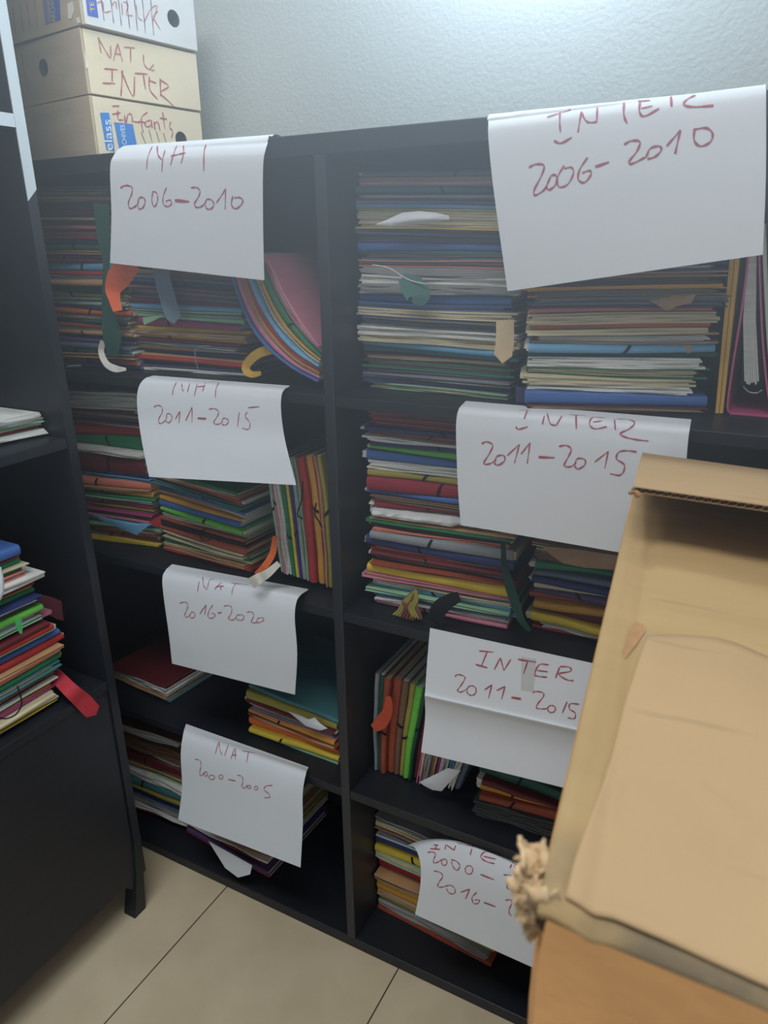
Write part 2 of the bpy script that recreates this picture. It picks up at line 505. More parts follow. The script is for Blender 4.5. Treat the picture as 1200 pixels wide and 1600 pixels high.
I4 = [((240,150),(275,155)), ((262,150),(250,185)), ((212,180),(290,185)), ((335,150),(328,185)), ((340,152),(395,190)), ((412,155),(397,193)), ((488,156),(595,161)), ((542,160),(525,230)),
      (1.1, (720,215),(640,205),(607,245),(650,280),(715,297)), ((630,240),(725,262)), (1.1, (870,260),(835,330)), (1.1, (870,255),(940,280),(940,300),(872,310),(890,345),(930,355)),
      ((192,210),(230,205),(255,225),(240,260),(240,290),(270,285),(300,265)), loop(322,285,22,25), ((375,265),(420,280),(445,315),(420,348),(390,320),(378,280)), loop(515,345,30,33),
      (1.4, (605,380),(712,422)), ((785,385),(825,385),(850,400),(815,450),(815,490),(860,505)),
      ((240,352),(290,365),(310,395),(285,435),(270,470),(300,480),(340,470),(375,465),(405,495),(400,530),(360,525),(338,490)),
      ((450,520),(520,495)), ((520,495),(488,572)), ((575,520),(540,560),(550,605),(585,605),(595,580),(560,580)), (1.4, (630,598),(722,632)), ((800,582),(835,577),(850,600),(830,650),(830,690),(850,700))]
sign('white sheet reading INTER 2000 and 2016 tucked into the lowest pile', [
    ((637,1321,735,1317,880,1385), Y(.012)), ((649,1326,740,1325,878,1395), Y(-.004)), ((657,1350,745,1360,878,1420), Y(-.018)), ((657,1380,745,1400,876,1455), Y(-.024)),
    ((654,1402,742,1435,872,1490), Y(-.026)), ((648.4,1429,735,1468,862,1525), Y(-.028))], I4, (630,1290), 5.0, wpx=2.0)

# ---------------------------------------------------------------- folders
PAL = dict(red=(172,54,52), rust=(160,78,56), crimson=(150,44,58), maroon=(104,40,46), pink=(204,128,146), magenta=(160,66,108), orange=(222,112,52), salmon=(222,132,112),
           yellow=(222,192,70), mustard=(206,152,62), olive=(160,150,72), green=(46,128,84), lime=(112,196,76), mint=(160,200,164), bottle=(38,82,66), teal=(78,128,134),
           sky=(112,168,204), smoke=(84,84,82), blue=(70,104,166), navy=(52,60,110), purple=(90,70,112), lilac=(168,142,176), grey=(142,146,150), slate=(98,112,132), tan=(196,152,110),
           brown=(122,92,74), black=(34,36,40), cream=(218,206,172), white=(222,224,222))
CNAME = dict(smoke='smoke grey', bottle='dark green', mint='pale green', sky='light blue', lime='bright green', slate='slate grey')
def cover(c):
    return mat('card_' + c, PAL[c], 0.55, 0.3, 0.10, (25, 25, 120))
ORD = ['first', 'second', 'third', 'fourth', 'fifth', 'sixth', 'seventh', 'eighth', 'ninth', 'tenth']
NOUN = dict(w='crumpled parcel', s='folder', o='open folder', b='card sheet', p='paper bundle')
NAME = dict(w='wrapped_parcel', s='card_folder', o='open_folder', b='card_sheet', p='paper_bundle')
CATG = dict(w='parcel', s='folder', o='folder', b='card', p='papers')

def parse(txt):
    out = []
    for tok in txt.split():
        a = tok.split(':')
        it = dict(c=a[0], t=float(a[1][:-1]), k=a[1][-1], l=0, r=0, y=0)
        for e in a[2:]:
            it[e[0]] = float(e[1:]) / 1000
        out.append(it)
    return out

def slabs_mesh(F, x0, x1, y0, y1, ta, tb, n, rnd, jy, jx, nx=8):
    """n thin leaves between ta and tb of the item's thickness."""
    mb = MB()
    for k in range(n):
        a = ta + (tb-ta)*k/n; b = ta + (tb-ta)*(k + 0.93)/n
        yy = y0 + rnd.uniform(-jy, jy); xa = x0 + rnd.uniform(-jx, jx); xb = x1 + rnd.uniform(-jx, jx)
        rings = []
        ph = rnd.uniform(0, 6)
        for i in range(nx+1):
            x = xa + (xb-xa)*i/nx
            yw = yy + jy*0.5*math.sin(ph + i*1.1)
            rings.append([F(x, yw, a), F(x, yw, b), F(x, y1, b), F(x, y1, a)])
        mb.loft(rings)
    return mb

def make_item(F, W, D, T, it, label, group, rnd, nx=10):
    """F(x, y, t) -> world; x along the visible edge, y going in, t 0..1 through the thickness."""
    c, k = it['c'], it['k']
    tt = min(0.0011, T*0.3) / T                       # card thickness as a fraction
    org = F(W/2, D/2, 0)
    mc = cover(c)
    if k == 'p':
        n = max(2, min(9, int(T/0.0022)))
        m = PAGES2 if c == 'cream' else (PAGES if c == 'white' else mat('page_edges_' + c, PAL[c], 0.75, 0.15, 0.2, (14, 14, 900)))
        o = slabs_mesh(F, 0, W, 0, D, 0, 1, n, rnd, 0.004, 0.005, nx).build(NAME[k], m, loc=org)
    elif k == 'w':
        mb = MB(); rings = []
        for i in range(25):
            x = W*i/24
            q = 1.0 if i < 16 else 0.86
            en = 0.45 if i in (0, 24) else (0.8 if i in (1, 23) else 1.0)
            r_ = []
            for j in range(16):
                a = 2*math.pi*j/16
                cy, sz = math.cos(a), math.sin(a)
                yy = D*0.3*(1 - math.copysign(abs(cy)**0.5, cy)*en) + rnd.uniform(-.0022, .0022) + (0.006 if i >= 16 else 0)
                r_.append(F(x, yy, 0.5 + 0.47*en*q*math.copysign(abs(sz)**0.6, sz)*rnd.uniform(.88, 1)))
            rings.append(r_)
        o = mb.loft(rings).build(NAME[k], mc, loc=org, smooth=False)
    elif k == 'b':
        o = slabs_mesh(F, 0, W, 0, D, 0, 0.95, max(1, int(T/0.003)), rnd, 0.001, 0.002, nx).build(NAME[k], mc, loc=org)
    elif k == 's':
        r = min(T*0.5, 0.005)
        out, inn = [(D, 0.0)], [(D, tt)]
        for q in range(0, 7):
            a = -math.pi/2 - math.pi*q/6
            out.append((r + r*math.cos(a), 0.5 + 0.5*math.sin(a)))
            inn.append((r + (r - tt*T)*math.cos(a), 0.5 + (0.5 - tt)*math.sin(a)))
        out.append((D, 1.0)); inn.append((D, 1 - tt))
        ring = out + inn[::-1]
        mb = MB()
        ph = rnd.uniform(0, 6); aw = rnd.uniform(0.0, 0.0012)
        mb.loft([[F(W*i/nx, y + aw*math.sin(ph + i), t) for y, t in ring] for i in range(nx+1)])
        o = mb.build(NAME[k], mc, smooth=False, loc=org)
        if T > 0.004:
            ex = rnd.choice([-0.003, -0.003, 0.004, 0.009]) if it.get('x') is None else it['x']
            ex = -ex
            slabs_mesh(F, ex, W - 0.004 + rnd.choice([0, 0, 0.006]), r*0.9, D - 0.01, tt*1.6, 1 - tt*1.6, max(1, min(4, int(T/0.003))), rnd, 0.0005, 0.002, nx).build('papers', PAGES if rnd.random() < .6 else PAGES2, o)
        if T > 0.0062 and rnd.random() < 0.55 or it.get('e'):
            xe = W*rnd.uniform(0.35, 0.6); dx = rnd.choice([-1, 1])*rnd.uniform(0.004, 0.012)
            rr = []
            for q in range(9):
                t = q/8
                a = -math.pi/2 - math.pi*t
                rr.append((xe + dx*(t-.5), r + (r + 0.0011)*math.cos(a), 0.5 + 0.46*math.sin(a)))
            mb = MB()
            mb.v = [F(x - 0.0022, y, t) for x, y, t in rr] + [F(x + 0.0022, y, t) for x, y, t in rr]
            mb.f = [(q, q+1, 10+q, 9+q) for q in range(8)]
            e = mb.build('elastic_band', ELASTIC, o)
            md = e.modifiers.new('thickness', 'SOLIDIFY'); md.thickness = 0.0008; md.offset = 0
    else:                                            # 'o': card covers top and bottom, leaves between
        tt = min(0.0019, T*0.27)/T
        mb = MB()
        for s in (0, 1):
            a, b = (0, tt) if s == 0 else (1 - tt, 1)
            yy = rnd.uniform(-0.004, 0.003)
            ph = rnd.uniform(0, 6)
            rings = []
            for i in range(nx+1):
                x = W*i/nx
                yv = yy + 0.0012*math.sin(ph + i*0.9)
                rings.append([F(x, yv, a), F(x, yv, b), F(x, D, b), F(x, D, a)])
            mb.loft(rings)
        bk = []
        for i in range(nx+1):
            x = W*i/nx
            bk.append([F(x, D, 0), F(x, D, 1), F(x, D + 0.001, 1), F(x, D + 0.001, 0)])
        mb.loft(bk)
        o = mb.build(NAME[k], mc, loc=org)
        if T > 0.0022:
            n = max(1, min(6, int(T/0.0018)))
            slabs_mesh(F, rnd.uniform(0.001, 0.012), W - rnd.uniform(0.001, 0.016), rnd.uniform(0.0, 0.004), D - 0.006, tt*1.3, 1 - tt*1.3, n, rnd, 0.0025, 0.004, nx).build(
                'papers', rnd.choice([PAGES, PAGES2, mat('page_edges_grey', (150, 148, 146), .75, .15, .2, (14, 14, 900)), mat('page_edges_tan', (168, 146, 120), .75, .15, .2, (14, 14, 900)), mat('page_edges_dim', (120, 112, 112), .75, .15, .2, (14, 14, 900))]), o)
    tag(o, label, CATG[k], group)
    return o

def labels_for(items, where, top='from top'):
    cnt = {}
    for it in items:
        key = (it['c'], it['k']); cnt[key] = cnt.get(key, 0) + 1
    seen = {}; out = []
    for it in items:
        key = (it['c'], it['k'])
        seen[key] = seen.get(key, 0) + 1
        nm = CNAME.get(it['c'], it['c'])
        if cnt[key] == 1:
            out.append('only %s %s %s' % (nm, NOUN[it['k']], where))
        else:
            out.append('%s %s %s %s %s' % (ORD[seen[key]-1], nm, NOUN[it['k']], top, where))
    return out

def pile(where, group, txt, zs, BL, BR, TL, TR=None, depth=0.222, seed=1, sideX=None, wave=0.002, jit=0.006, ext_left=0.0, base=None):
    """A pile of folders: BL, BR pixels of its front bottom corners on the board zs; TL, TR pixels of the top front edge's ends."""
    rnd = random.Random(seed)
    group = 'folders ' + where
    items = parse(txt)
    P0 = at(*BL, Z=zs); P1 = at(*BR, Z=zs)
    e1 = P1 - P0; W = e1.length; e1.normalize()
    e2 = Vector((-e1.y, e1.x, 0))
    if sideX:
        pass
    def height(px, P):
        d = ray(*px)                                  # the height where the ray passes the front plane of the pile
        n = e2
        t = (P - CAM).dot(n) / d.dot(n)
        return (CAM + d*t).z - zs
    HL = height(TL, P0)
    HR = height(TR, P1) if TR else HL
    if ext_left:
        P0 = P0 - e1*ext_left
        W += ext_left
    P0 = P0 + Vector((0, 0, 0.0012))
    if zs in (Z0, Z1, Z2, Z3):
        depth = min(depth, 0.278 - max(P0.y, P1.y) - abs(e1.y)*0.02)
    tot = sum(i['t'] for i in items)
    labs = labels_for(items, where)
    acc = 0.0
    res = []
    Hm = (HL + HR)/2
    N_ = len(items)
    def bound(k):                                     # how the contact between two neighbours undulates
        if k == 0 or k == N_:
            return (0, 0, 0, 0)
        th = min(items[k-1]['t'], items[k]['t'])/tot
        return (th*rnd.uniform(0.04, 0.20), rnd.uniform(2.0, 4.5), rnd.uniform(0, 6.3), th*rnd.uniform(-.22, .22))
    BND = [bound(k) for k in range(N_ + 1)]
    def und(b, u):
        return b[0]*math.sin(b[1]*u + b[2]) + b[3]*(u - .5)
    for k_, (it, lab) in enumerate(zip(items, labs)):
        t1 = 1 - acc/tot; acc += it['t']; t0 = 1 - acc/tot
        b1, b0 = BND[k_], BND[k_+1]
        dx0 = it['l'] * -1 + rnd.uniform(-jit, jit)
        dx1 = it['r'] + rnd.uniform(-jit*1.6, jit)
        dy = -it['y'] + rnd.uniform(-0.011, 0.007)
        Wi = W - dx0 + dx1
        gap = min(0.3*(t1-t0), 0.00035/((HL+HR)/2))
        sk = rnd.uniform(-0.010, 0.010)
        def F(x, y, t, t0=t0, t1=t1, dx0=dx0, dy=dy, gap=gap, sk=sk, Wi=Wi, b0=b0, b1=b1):
            u = (dx0 + x)/W
            lo, hi = t0 + und(b0, u), t1 + und(b1, u)
            tz = lo + (hi - lo - gap)*t
            z = tz*(HL + (HR-HL)*max(-0.1, min(1.1, u))) + wave*math.sin(tz*9 + u*3)*tz*(1-tz)*2
            p = P0 + e1*(dx0 + x) + e2*(y + dy + sk*(x/Wi - .5)) + Vector((0, 0, z))
            if zs in (Z0, Z1, Z2, Z3):                # stays inside its own bay
                p.x = max(p.x, 0.0125) if P0.x + W/2 > 0 else min(p.x, -0.0125)
            else:
                p.y = min(p.y, -0.1245)
            return p
        T = (t1-t0)*(HL+HR)/2
        res.append(make_item(F, Wi, depth, T, it, lab, group, rnd))
    return res

def fan(where, group, txt, zs, Bl, Br, Ll, Lr, Yf, depth=0.21, seed=1, n=10):
    """Standing folders: curves in pixels from bottom to top for the left and right flank of the row, at front plane Yf."""
    rnd = random.Random(seed)
    group = 'folders ' + where
    items = parse(txt)
    A = spline([at(*p, Y=Yf) for p in Ll], n); B = spline([at(*p, Y=Yf) for p in Lr], n)
    m = min(len(A), len(B)); A = [A[int(i*(len(A)-1)/(m-1))] for i in range(m)]; B = [B[int(i*(len(B)-1)/(m-1))] for i in range(m)]
    tot = sum(i['t'] for i in items)
    labs = labels_for(items, where, 'from the left')
    acc = 0
    for it, lab in zip(items, labs):
        a = acc/tot; acc += it['t']; b = acc/tot
        dy = rnd.uniform(-0.004, 0.008) - it['y']
        up = 1 + it['r']
        lo = 0.0
        H = sum((A[i+1]-A[i]).length for i in range(m-1))
        def F(x, y, t, a=a, b=b, dy=dy, up=up, lo=lo, H=H):
            s = max(0.0, (x/H))*(up - lo) + lo*0
            s = min(max(s, 0), 1.0)*(m-1)
            i = min(int(s), m-2); f = s - i
            u = a + (b - a)*0.92*t
            p = A[i].lerp(A[i+1], f).lerp(B[i].lerp(B[i+1], f), u)
            p = p + Vector((0, y + dy, 0))
            p.z = max(p.z, zs + 0.0012 + 0.006*u)
            return p
        T = ((A[m//2]-B[m//2]).length)*(b-a)
        make_item(F, H*0.995, depth, T, it, lab, group, rnd, nx=14)

G = 'folders stored on the bookcase shelves'
pile('in the leftmost pile beside the NAT 2006-2010 sheet', G,
     'grey:5o slate:5o tan:4b grey:3o purple:4s brown:4s purple:4o maroon:4s brown:4o grey:6o salmon:4s navy:4s red:5o maroon:4s navy:5s bottle:7s tan:4o purple:5s maroon:4s '
     'sky:10s red:5s grey:5o tan:7s bottle:8s olive:6s grey:4o mint:5s navy:4s orange:8s brown:4o bottle:6s rust:6s white:3b tan:6s navy:5s purple:5s slate:6s teal:6s tan:6o rust:8s blue:5s',
     Z1, (95,572), (214,580), (60,292), (176,292), seed=11, ext_left=0.03)
pile('in the pile beneath the NAT 2006-2010 sheet', G,
     'brown:8s purple:7s slate:8o tan:8o brown:5s slate:5s navy:7s maroon:6o magenta:8o slate:4s maroon:5s sky:9s mint:6o mint:7s:l4 magenta:10s yellow:5b tan:5o mustard:7s maroon:4s slate:7o mustard:5b navy:6s tan:4b red:6s bottle:5s purple:4s white:5p:l5',
     Z1, (210,577), (388,590), (210,385), (372,398), seed=12)
fan('leaning at the divider beside NAT 2006-2010 sheet', G,
    'blue:5s pink:12s tan:5o mustard:4b red:8s sky:8s cream:7p mustard:5s green:12s pink:10s white:4p pink:6s:r0.0', Z1, None, None,
    [(497,598),(455,576),(415,543),(385,500),(362,440),(352,395)], [(500,540),(485,520),(466,492),(445,456),(428,420),(415,398)], 0.035, seed=13)
pile('in the leftmost pile beside the NAT 2011-2015 sheet', G,
     'navy:5s white:24p maroon:5s slate:4o tan:5o slate:4s maroon:3b white:5p red:15s green:16s:r-15 white:9p maroon:27s blue:5s sky:5o salmon:12s tan:4o mustard:9s green:4s mint:4o '
     'magenta:10s olive:5o magenta:4s maroon:5o pink:3b sky:12s mint:5b brown:6o maroon:6s brown:5s yellow:3b',
     Z2, (140,838), (250,854), (105,603), (205,608), seed=14, ext_left=0.03)
pile('in the pile beneath the NAT 2011-2015 sheet', G,
     'green:5s tan:6o rust:8s teal:5o green:8s blue:5s tan:4o white:4b mustard:8s blue:12s lime:8s cream:4o mint:6o rust:6s black:8s rust:10s cream:10o green:10s cream:3b tan:6o red:6s',
     Z2, (262,858), (391,893), (236,728), (384,772), seed=15)
fan('standing upright right of the NAT 2011-2015 sheet', G,
    'mint:6s pink:8s white:9p green:7s yellow:7s navy:6s lilac:4s mint:8o red:14s mustard:12s crimson:3b tan:6o olive:7s', Z2, None, None,
    [(438,893),(430,840),(420,770),(412,715)], [(519,919),(516,860),(510,780),(500,712)], 0.055, seed=16, n=6)
pile('in the low stack left of NAT 2016-2020 sheet', G, 'maroon:5s white:12p tan:4o teal:6s', Z3, (180,1066), (258,1102), (177,1046), (258,1077), depth=0.30, seed=17, jit=0.002, ext_left=0.02)
pile('in the pile right below the NAT 2016-2020 sheet', G, 'teal:6s olive:12s maroon:6s pink:10o mustard:6s rust:7o orange:12s yellow:8s mint:4b',
     Z3, (394,1146), (530,1196), (388,1071), (531,1126), seed=18)
pile('in the pile left of the NAT 2000-2005 sheet', G, 'brown:12o brown:14p brown:8o maroon:10s tan:6o mint:6o white:8p teal:12s olive:6s navy:10s slate:8o white:9p red:9s',
     Z0, (214,1266), (300,1303), (190,1130), (288,1165), seed=19, ext_left=0.03)
pile('in the pile beneath the NAT 2000-2005 sheet', G, 'olive:7s green:9s tan:8s mustard:7s olive:7s rust:7s white:3p:y2 maroon:7s purple:7s red:6s',
     Z0, (291,1308), (420,1374), (300,1245), (425,1305), seed=20, jit=0.008)
pile('in the tall pile left of INTER 2006-2010 sheet', G,
     'slate:7s tan:4b pink:8o teal:8s purple:8o lilac:5s sky:6s:l4 yellow:24o:l8 slate:7o:l4 purple:9o blue:12s teal:9o:l3 salmon:10o:l4 grey:10p white:11p grey:11p:r3 blue:12s:l4 blue:8o:l5 cream:10o:l5 navy:8o grey:7o white:11p cream:10p '
     'sky:8s teal:10s:l8 maroon:9o green:10o:l3 purple:7o grey:6o navy:8o mint:8o:l-8',
     Z1, (568,606), (803,626), (560,268), (786,268), seed=21)
pile('in the pile beneath the INTER 2006-2010 sheet', G,
     'brown:8s navy:8o tan:8o brown:8o mustard:5b:l8 mustard:10o:l6 slate:6o navy:9o salmon:6s:l4 cream:14p:r-8 orange:6b cream:7p:l6 tan:12o sky:12s bottle:7s white:13p:r-20 green:13o cream:11p:r-25 white:11p:r-30 blue:18s maroon:8o',
     Z1, (822,640), (1106,647), (812,410), (1130,402), seed=22)
pile('in tall pile left of curled INTER 2011-2015 sheet', G,
     'red:10o red:7o crimson:9o navy:9s rust:9s white:9p:l3 navy:10s lime:13s blue:14s:x9 white:20p:l5 olive:13s crimson:22s:l3 blue:11s:l3 brown:12o:l3 crimson:10s white:22w:l9:y12 tan:4b green:5b:l4 black:10s salmon:6o grey:17s navy:18s:l7 '
     'red:7o:x9 maroon:10s black:9o rust:8o yellow:20s:l5:y10 pink:6o:l8 teal:6s:l9 cream:9p:l-8 sky:10s mint:6o:l4 blue:12s white:8p pink:9s',
     Z2, (582,944), (797,985), (572,643), (775,660), seed=23)
pile('in the pile beneath the curled INTER 2011-2015 sheet', G,
     'tan:6o mint:8o brown:16p:r10 navy:8s green:12s slate:11s navy:12s cream:8s purple:11s rust:8s mustard:13s maroon:16s yellow:16s white:9p:l-12 red:6s',
     Z2, (828,982), (962,1010), (800,840), (972,864), seed=24)
fan('standing left of the creased INTER 2011-2015 sheet', G,
    'grey:5s bottle:6s rust:8s rust:10s brown:8s olive:7s lime:9s bottle:4s maroon:9s pink:6o grey:8p tan:6o magenta:6s white:9p sky:8p white:8p slate:8s', Z3, None, None,
    [(584,1203),(582,1150),(583,1095),(585,1052)], [(716,1238),(734,1195),(758,1150),(775,1110)], 0.07, seed=25, n=6)
pile('in the pile beneath the creased INTER 2011-2015 sheet', G, 'rust:8s bottle:13s maroon:6s mustard:13s rust:10s smoke:16p:l6', Z3, (748,1267), (880,1312), (748,1188), (884,1230), seed=26)
pile('in the pile left of the INTER 2000 sheet', G, 'grey:8p:l-6 tan:10o navy:10s white:3b navy:9s yellow:12s mint:8o yellow:6s crimson:18s tan:10o brown:6s mustard:14s tan:8o olive:12s grey:6p rust:5b',
     Z0, (583,1412), (768,1502), (588,1272), (770,1345), seed=27)
pile('in the colourful pile on the left bookcase', 'folders piled on the left bookcase',
     'blue:14s:r6 red:5o:r8 green:8s:r12 cream:6p:r12 green:5s:r12 salmon:8o:r12 white:8p:r32 maroon:8s:r22 mustard:6s:r20 green:10s:r22 navy:7o:r24 orange:9s:r26 lime:9s:r24 lilac:7o:r24 mint:6o:r24 pink:6b:r50 maroon:7s:r30 red:8s:r36 mint:8s:r50 blue:10s:r57 '
     'red:9s:r62 tan:4o:r50 salmon:10s:r48 green:9s:r43 teal:6o:r38 green:9s:r36 maroon:8o:r34 white:5p:r28 mustard:7o:r22 magenta:6s:r26 cream:9p:r20 yellow:6o:r18 navy:6s:r26',
     0.5437, (0,1150), (72,1106), (0,862), (60,838), seed=28, depth=0.24, ext_left=0.24, jit=0.003)
pile('in the low stack on the left bookcase', 'folders piled on the left bookcase', 'white:8p:r-18 grey:6p:r-14 mint:8p:r-4 red:5s:r6 white:8p:r2 mustard:4b:r4',
     0.998, (0,696), (82,677), (0,648), (78,642), seed=29, depth=0.22, ext_left=0.2, jit=0.002)

# ---------------------------------------------------------------- straps, cords and scraps hanging from the piles
def pl(v):
    return v if isinstance(v, dict) else {'Y': v}

def strap(label, rgb, pts, widths, plane, cat='strap', name='cloth_strap', tip=None, group='cloth straps of the folders', side_n=None):
    planes = plane if isinstance(plane, list) else [plane]*len(pts)
    P = [at(p[0], p[1], **pl(q)) for p, q in zip(pts, planes)]
    n = 6
    C = spline(P, n)
    Wd = [v.x for v in spline([(a, 0, 0) for a in widths], n)]
    A, B = [], []
    for k, p in enumerate(C):
        t = (C[min(k+1, len(C)-1)] - C[max(k-1, 0)]).normalized()
        vw = (p - CAM).normalized() if side_n is None else Vector(side_n)
        s = vw.cross(t).normalized()
        h = Wd[k]*(p - CAM).length/FPX*0.5
        A.append(p + s*h); B.append(p - s*h)
    v = A + B; m = len(A)
    f = [(k, k+1, m+k+1, m+k) for k in range(m-1)]
    if tip:
        v.append(at(*tip, **pl(planes[-1])))
        f.append((m-1, 2*m, 2*m-1))
    o = link(name, v, f, mat('strap_%d_%d_%d' % rgb, rgb, 0.75, 0.15, 0.08, (90, 90, 90)), smooth=True, loc=C[0])
    md = o.modifiers.new('thickness', 'SOLIDIFY'); md.thickness = 0.0008; md.offset = 0
    md = o.modifiers.new('edges', 'EDGE_SPLIT'); md.split_angle = R(40)
    return tag(o, label, cat, group)

def cord(label, m, pts, plane, r=0.001, group='cords and elastics hanging from the folders', name='elastic_cord', cat='cord'):
    planes = plane if isinstance(plane, list) else [plane]*len(pts)
    P = spline([at(p[0], p[1], **pl(q)) for p, q in zip(pts, planes)], 6)
    o = MB().tube(P, r, 6).build(name, m, smooth=True, loc=P[0])
    return tag(o, label, cat, group)

strap('long dark green cloth strap hanging down the pile left of NAT 2006-2010 sheet', (34, 72, 62), [(158,318),(162,370),(166,410),(166,450),(169,490),(175,525),(176,557)], [20,17,9,11,17,25,13], 0.016)
strap('orange cloth strap hanging below the NAT 2006-2010 sheet', (226, 104, 62), [(206,410),(187,432),(177,452),(179,468),(184,486)], [26,32,22,16,13], 0.008)
strap('slate blue strap with pointed end below the NAT 2006-2010 sheet', (112, 130, 146), [(250,415),(256,445),(266,480),(272,497)], [22,22,22,20], 0.036, tip=(272,506))
strap('narrow white strap curling onto the shelf above the NAT 2011-2015 sheet', (222, 218, 208), [(161,533),(158,550),(166,568),(180,576),(197,577)], [8,8,9,10,4], [0.012,0.012,0.008,0.004,0.002])
strap('yellow cloth strap looped beside the leaning folders', (206, 164, 66), [(428,545),(404,552),(388,566),(384,577),(393,585),(408,583)], [14,14,13,12,10,6], 0.048)
strap('grey green strap end in the tall pile left of INTER 2006-2010 sheet', (76, 116, 110), [(628,434),(644,448),(655,462),(652,476)], [16,36,34,14], 0.034)
strap('beige strap with pointed end at the right of the tall INTER 2006-2010 pile', (222, 196, 158), [(789,500),(789,530),(786,555)], [26,27,27], 0.028, tip=(785,568))
strap('thin orange strap drooping beside the upright folders of NAT 2011-2015', (214, 106, 58), [(430,838),(426,864),(414,884),(399,896)], [8,10,10,4], [0.03,0.01,-0.006,-0.012])
strap('white cloth strap drooping over the top of the NAT 2016-2020 sheet', (216, 212, 200), [(436,880),(418,896),(404,904),(392,912)], [9,13,16,18], [0.012,-0.012,-0.034,-0.034])
strap('dark green cloth strap winding between the two INTER 2011-2015 piles', (32, 62, 52), [(786,846),(788,880),(796,915),(806,945),(814,968),(828,986)], [7,9,14,14,11,6], [0.03,0.022,0.016,0.012,0.008,0.012])
strap('black cloth strap across the bottom folders of the tall INTER 2011-2015 pile', (30, 32, 36), [(718,932),(700,940),(686,952),(676,972)], [16,22,26,20], [0.022,0.018,0.014,0.012])
strap('rust orange strap on the folders left of the creased INTER 2011-2015 sheet', (196, 84, 58), [(607,1088),(606,1110),(596,1128),(583,1138)], [8,15,20,12], 0.056)
strap('dull purple strap sticking out behind the pile on the left bookcase', (118, 66, 76), [(60,938),(82,948),(100,958),(116,967)], [18,24,22,8], {'X': XU - 0.09})
strap('red strap hanging over the shelf edge of the left bookcase', (190, 60, 70), [(84,1052),(110,1078),(130,1096),(145,1112)], [18,20,23,22], [{'X': XU - 0.05}, {'X': XU + 0.003}, {'X': XU + 0.008}, {'X': XU + 0.012}], tip=(150,1117))
strap('small green strap end on the front of the left bookcase pile', (70, 168, 98), [(28,968),(30,978),(33,990)], [8,8,3], {'X': XU + 0.004})
cord('white string sagging in the tall pile left of INTER 2006-2010 sheet', mat('white_string', (214, 212, 204), 0.8, 0.1), [(582,414),(608,419),(638,437),(666,444)], 0.034, 0.0009, name='string')
cord('black elastic loop on the pile below the NAT 2011-2015 sheet', ELASTIC, [(312,834),(315,842),(323,845),(331,840)], [0.03,0.012,0.010,0.024], 0.0011)
cord('black elastic bent like a hook on the red upright folder', ELASTIC, [(473,752),(472,778),(465,803),(473,811)], 0.040, 0.0012)
cord('black elastic knotted between the yellow and tan upright folders', ELASTIC, [(494,786),(492,804),(498,814),(503,824)], 0.040, 0.0014)
cord('grey blue string looped over the pile below the NAT 2006-2010 sheet', mat('grey_string', (120, 134, 152), 0.8, 0.1), [(328,540),(308,543),(305,558),(310,578)], [0.05,0.046,0.044,0.046], 0.0009, name='string')
cord('black cord sagging on the front of the left bookcase pile', ELASTIC, [(27,1072),(34,1098),(25,1116),(8,1123),(-6,1119)], {'X': XU + 0.004}, 0.0012)
fr_ = [([(649,925),(634,940),(626,955),(619,962)], (150,142,74)), ([(646,924),(640,945),(643,958),(640,968)], (128,86,70)), ([(652,924),(646,938),(652,955),(654,967)], (112,76,62)),
       ([(650,922),(650,938),(643,950),(650,966)], (146,136,70)), ([(644,928),(632,940),(636,952),(630,966)], (110,74,60))]
tas = tag(empty('tassel', at(648, 923, Y=0.03)), 'frayed olive and brown tassel hanging in front of the tall INTER 2011-2015 pile', 'tassel')
for pts, rgb in fr_:
    for sx in (-4, 0, 4):
        MB().tube(spline([at(p[0] + sx*(.3 + .3*i), p[1] + sx*.3, Y=0.034 - 0.006*i) for i, p in enumerate(pts)], 6), 0.0019, 6).build('strand', mat('strand_%d' % rgb[0], rgb, 0.85, 0.1), tas, smooth=True)
sc_ = MB()
a, b, c, d = at(103,574,Z=Z1+.002), at(126,574,Z=Z1+.002), at(127,570,Z=Z1+.008), at(105,571,Z=Z1+.006)
o = link('paper_scrap', [a, b, c, d], [(0,1,2,3)], PAPER, loc=a)
md = o.modifiers.new('thickness', 'SOLIDIFY'); md.thickness = 0.0006
tag(o, 'small torn white paper scrap at the left end of the second shelf', 'scrap')
o = link('card_sheet', [at(806,604,Y=.082), at(905,616,Y=.082), at(934,646,Y=.07), at(806,640,Y=.065)], [(0,1,2,3)], cover('navy'), loc=at(806,640,Y=.065))
md = o.modifiers.new('thickness', 'SOLIDIFY'); md.thickness = 0.0012
tag(o, 'navy card drooping from the lower left of the INTER 2006-2010 pile', 'card')
rows = [((-90,872,2,886), {'X': XU + .006}), ((-90,905,6,905), {'X': XU + .010}), ((-90,940,6,926), {'X': XU + .010}), ((-90,958,1,938), {'X': XU + .008})]
g = sheet_surface(rows)
v = [p for r in g for p in r]
o = link('paper_sign', v, grid_faces(len(g), len(g[0])), PAPER, smooth=True, loc=v[0])
md = o.modifiers.new('thickness', 'SOLIDIFY'); md.thickness = 0.0003
tag(o, 'white sheet edge hanging in front of the left bookcase pile', 'sign')

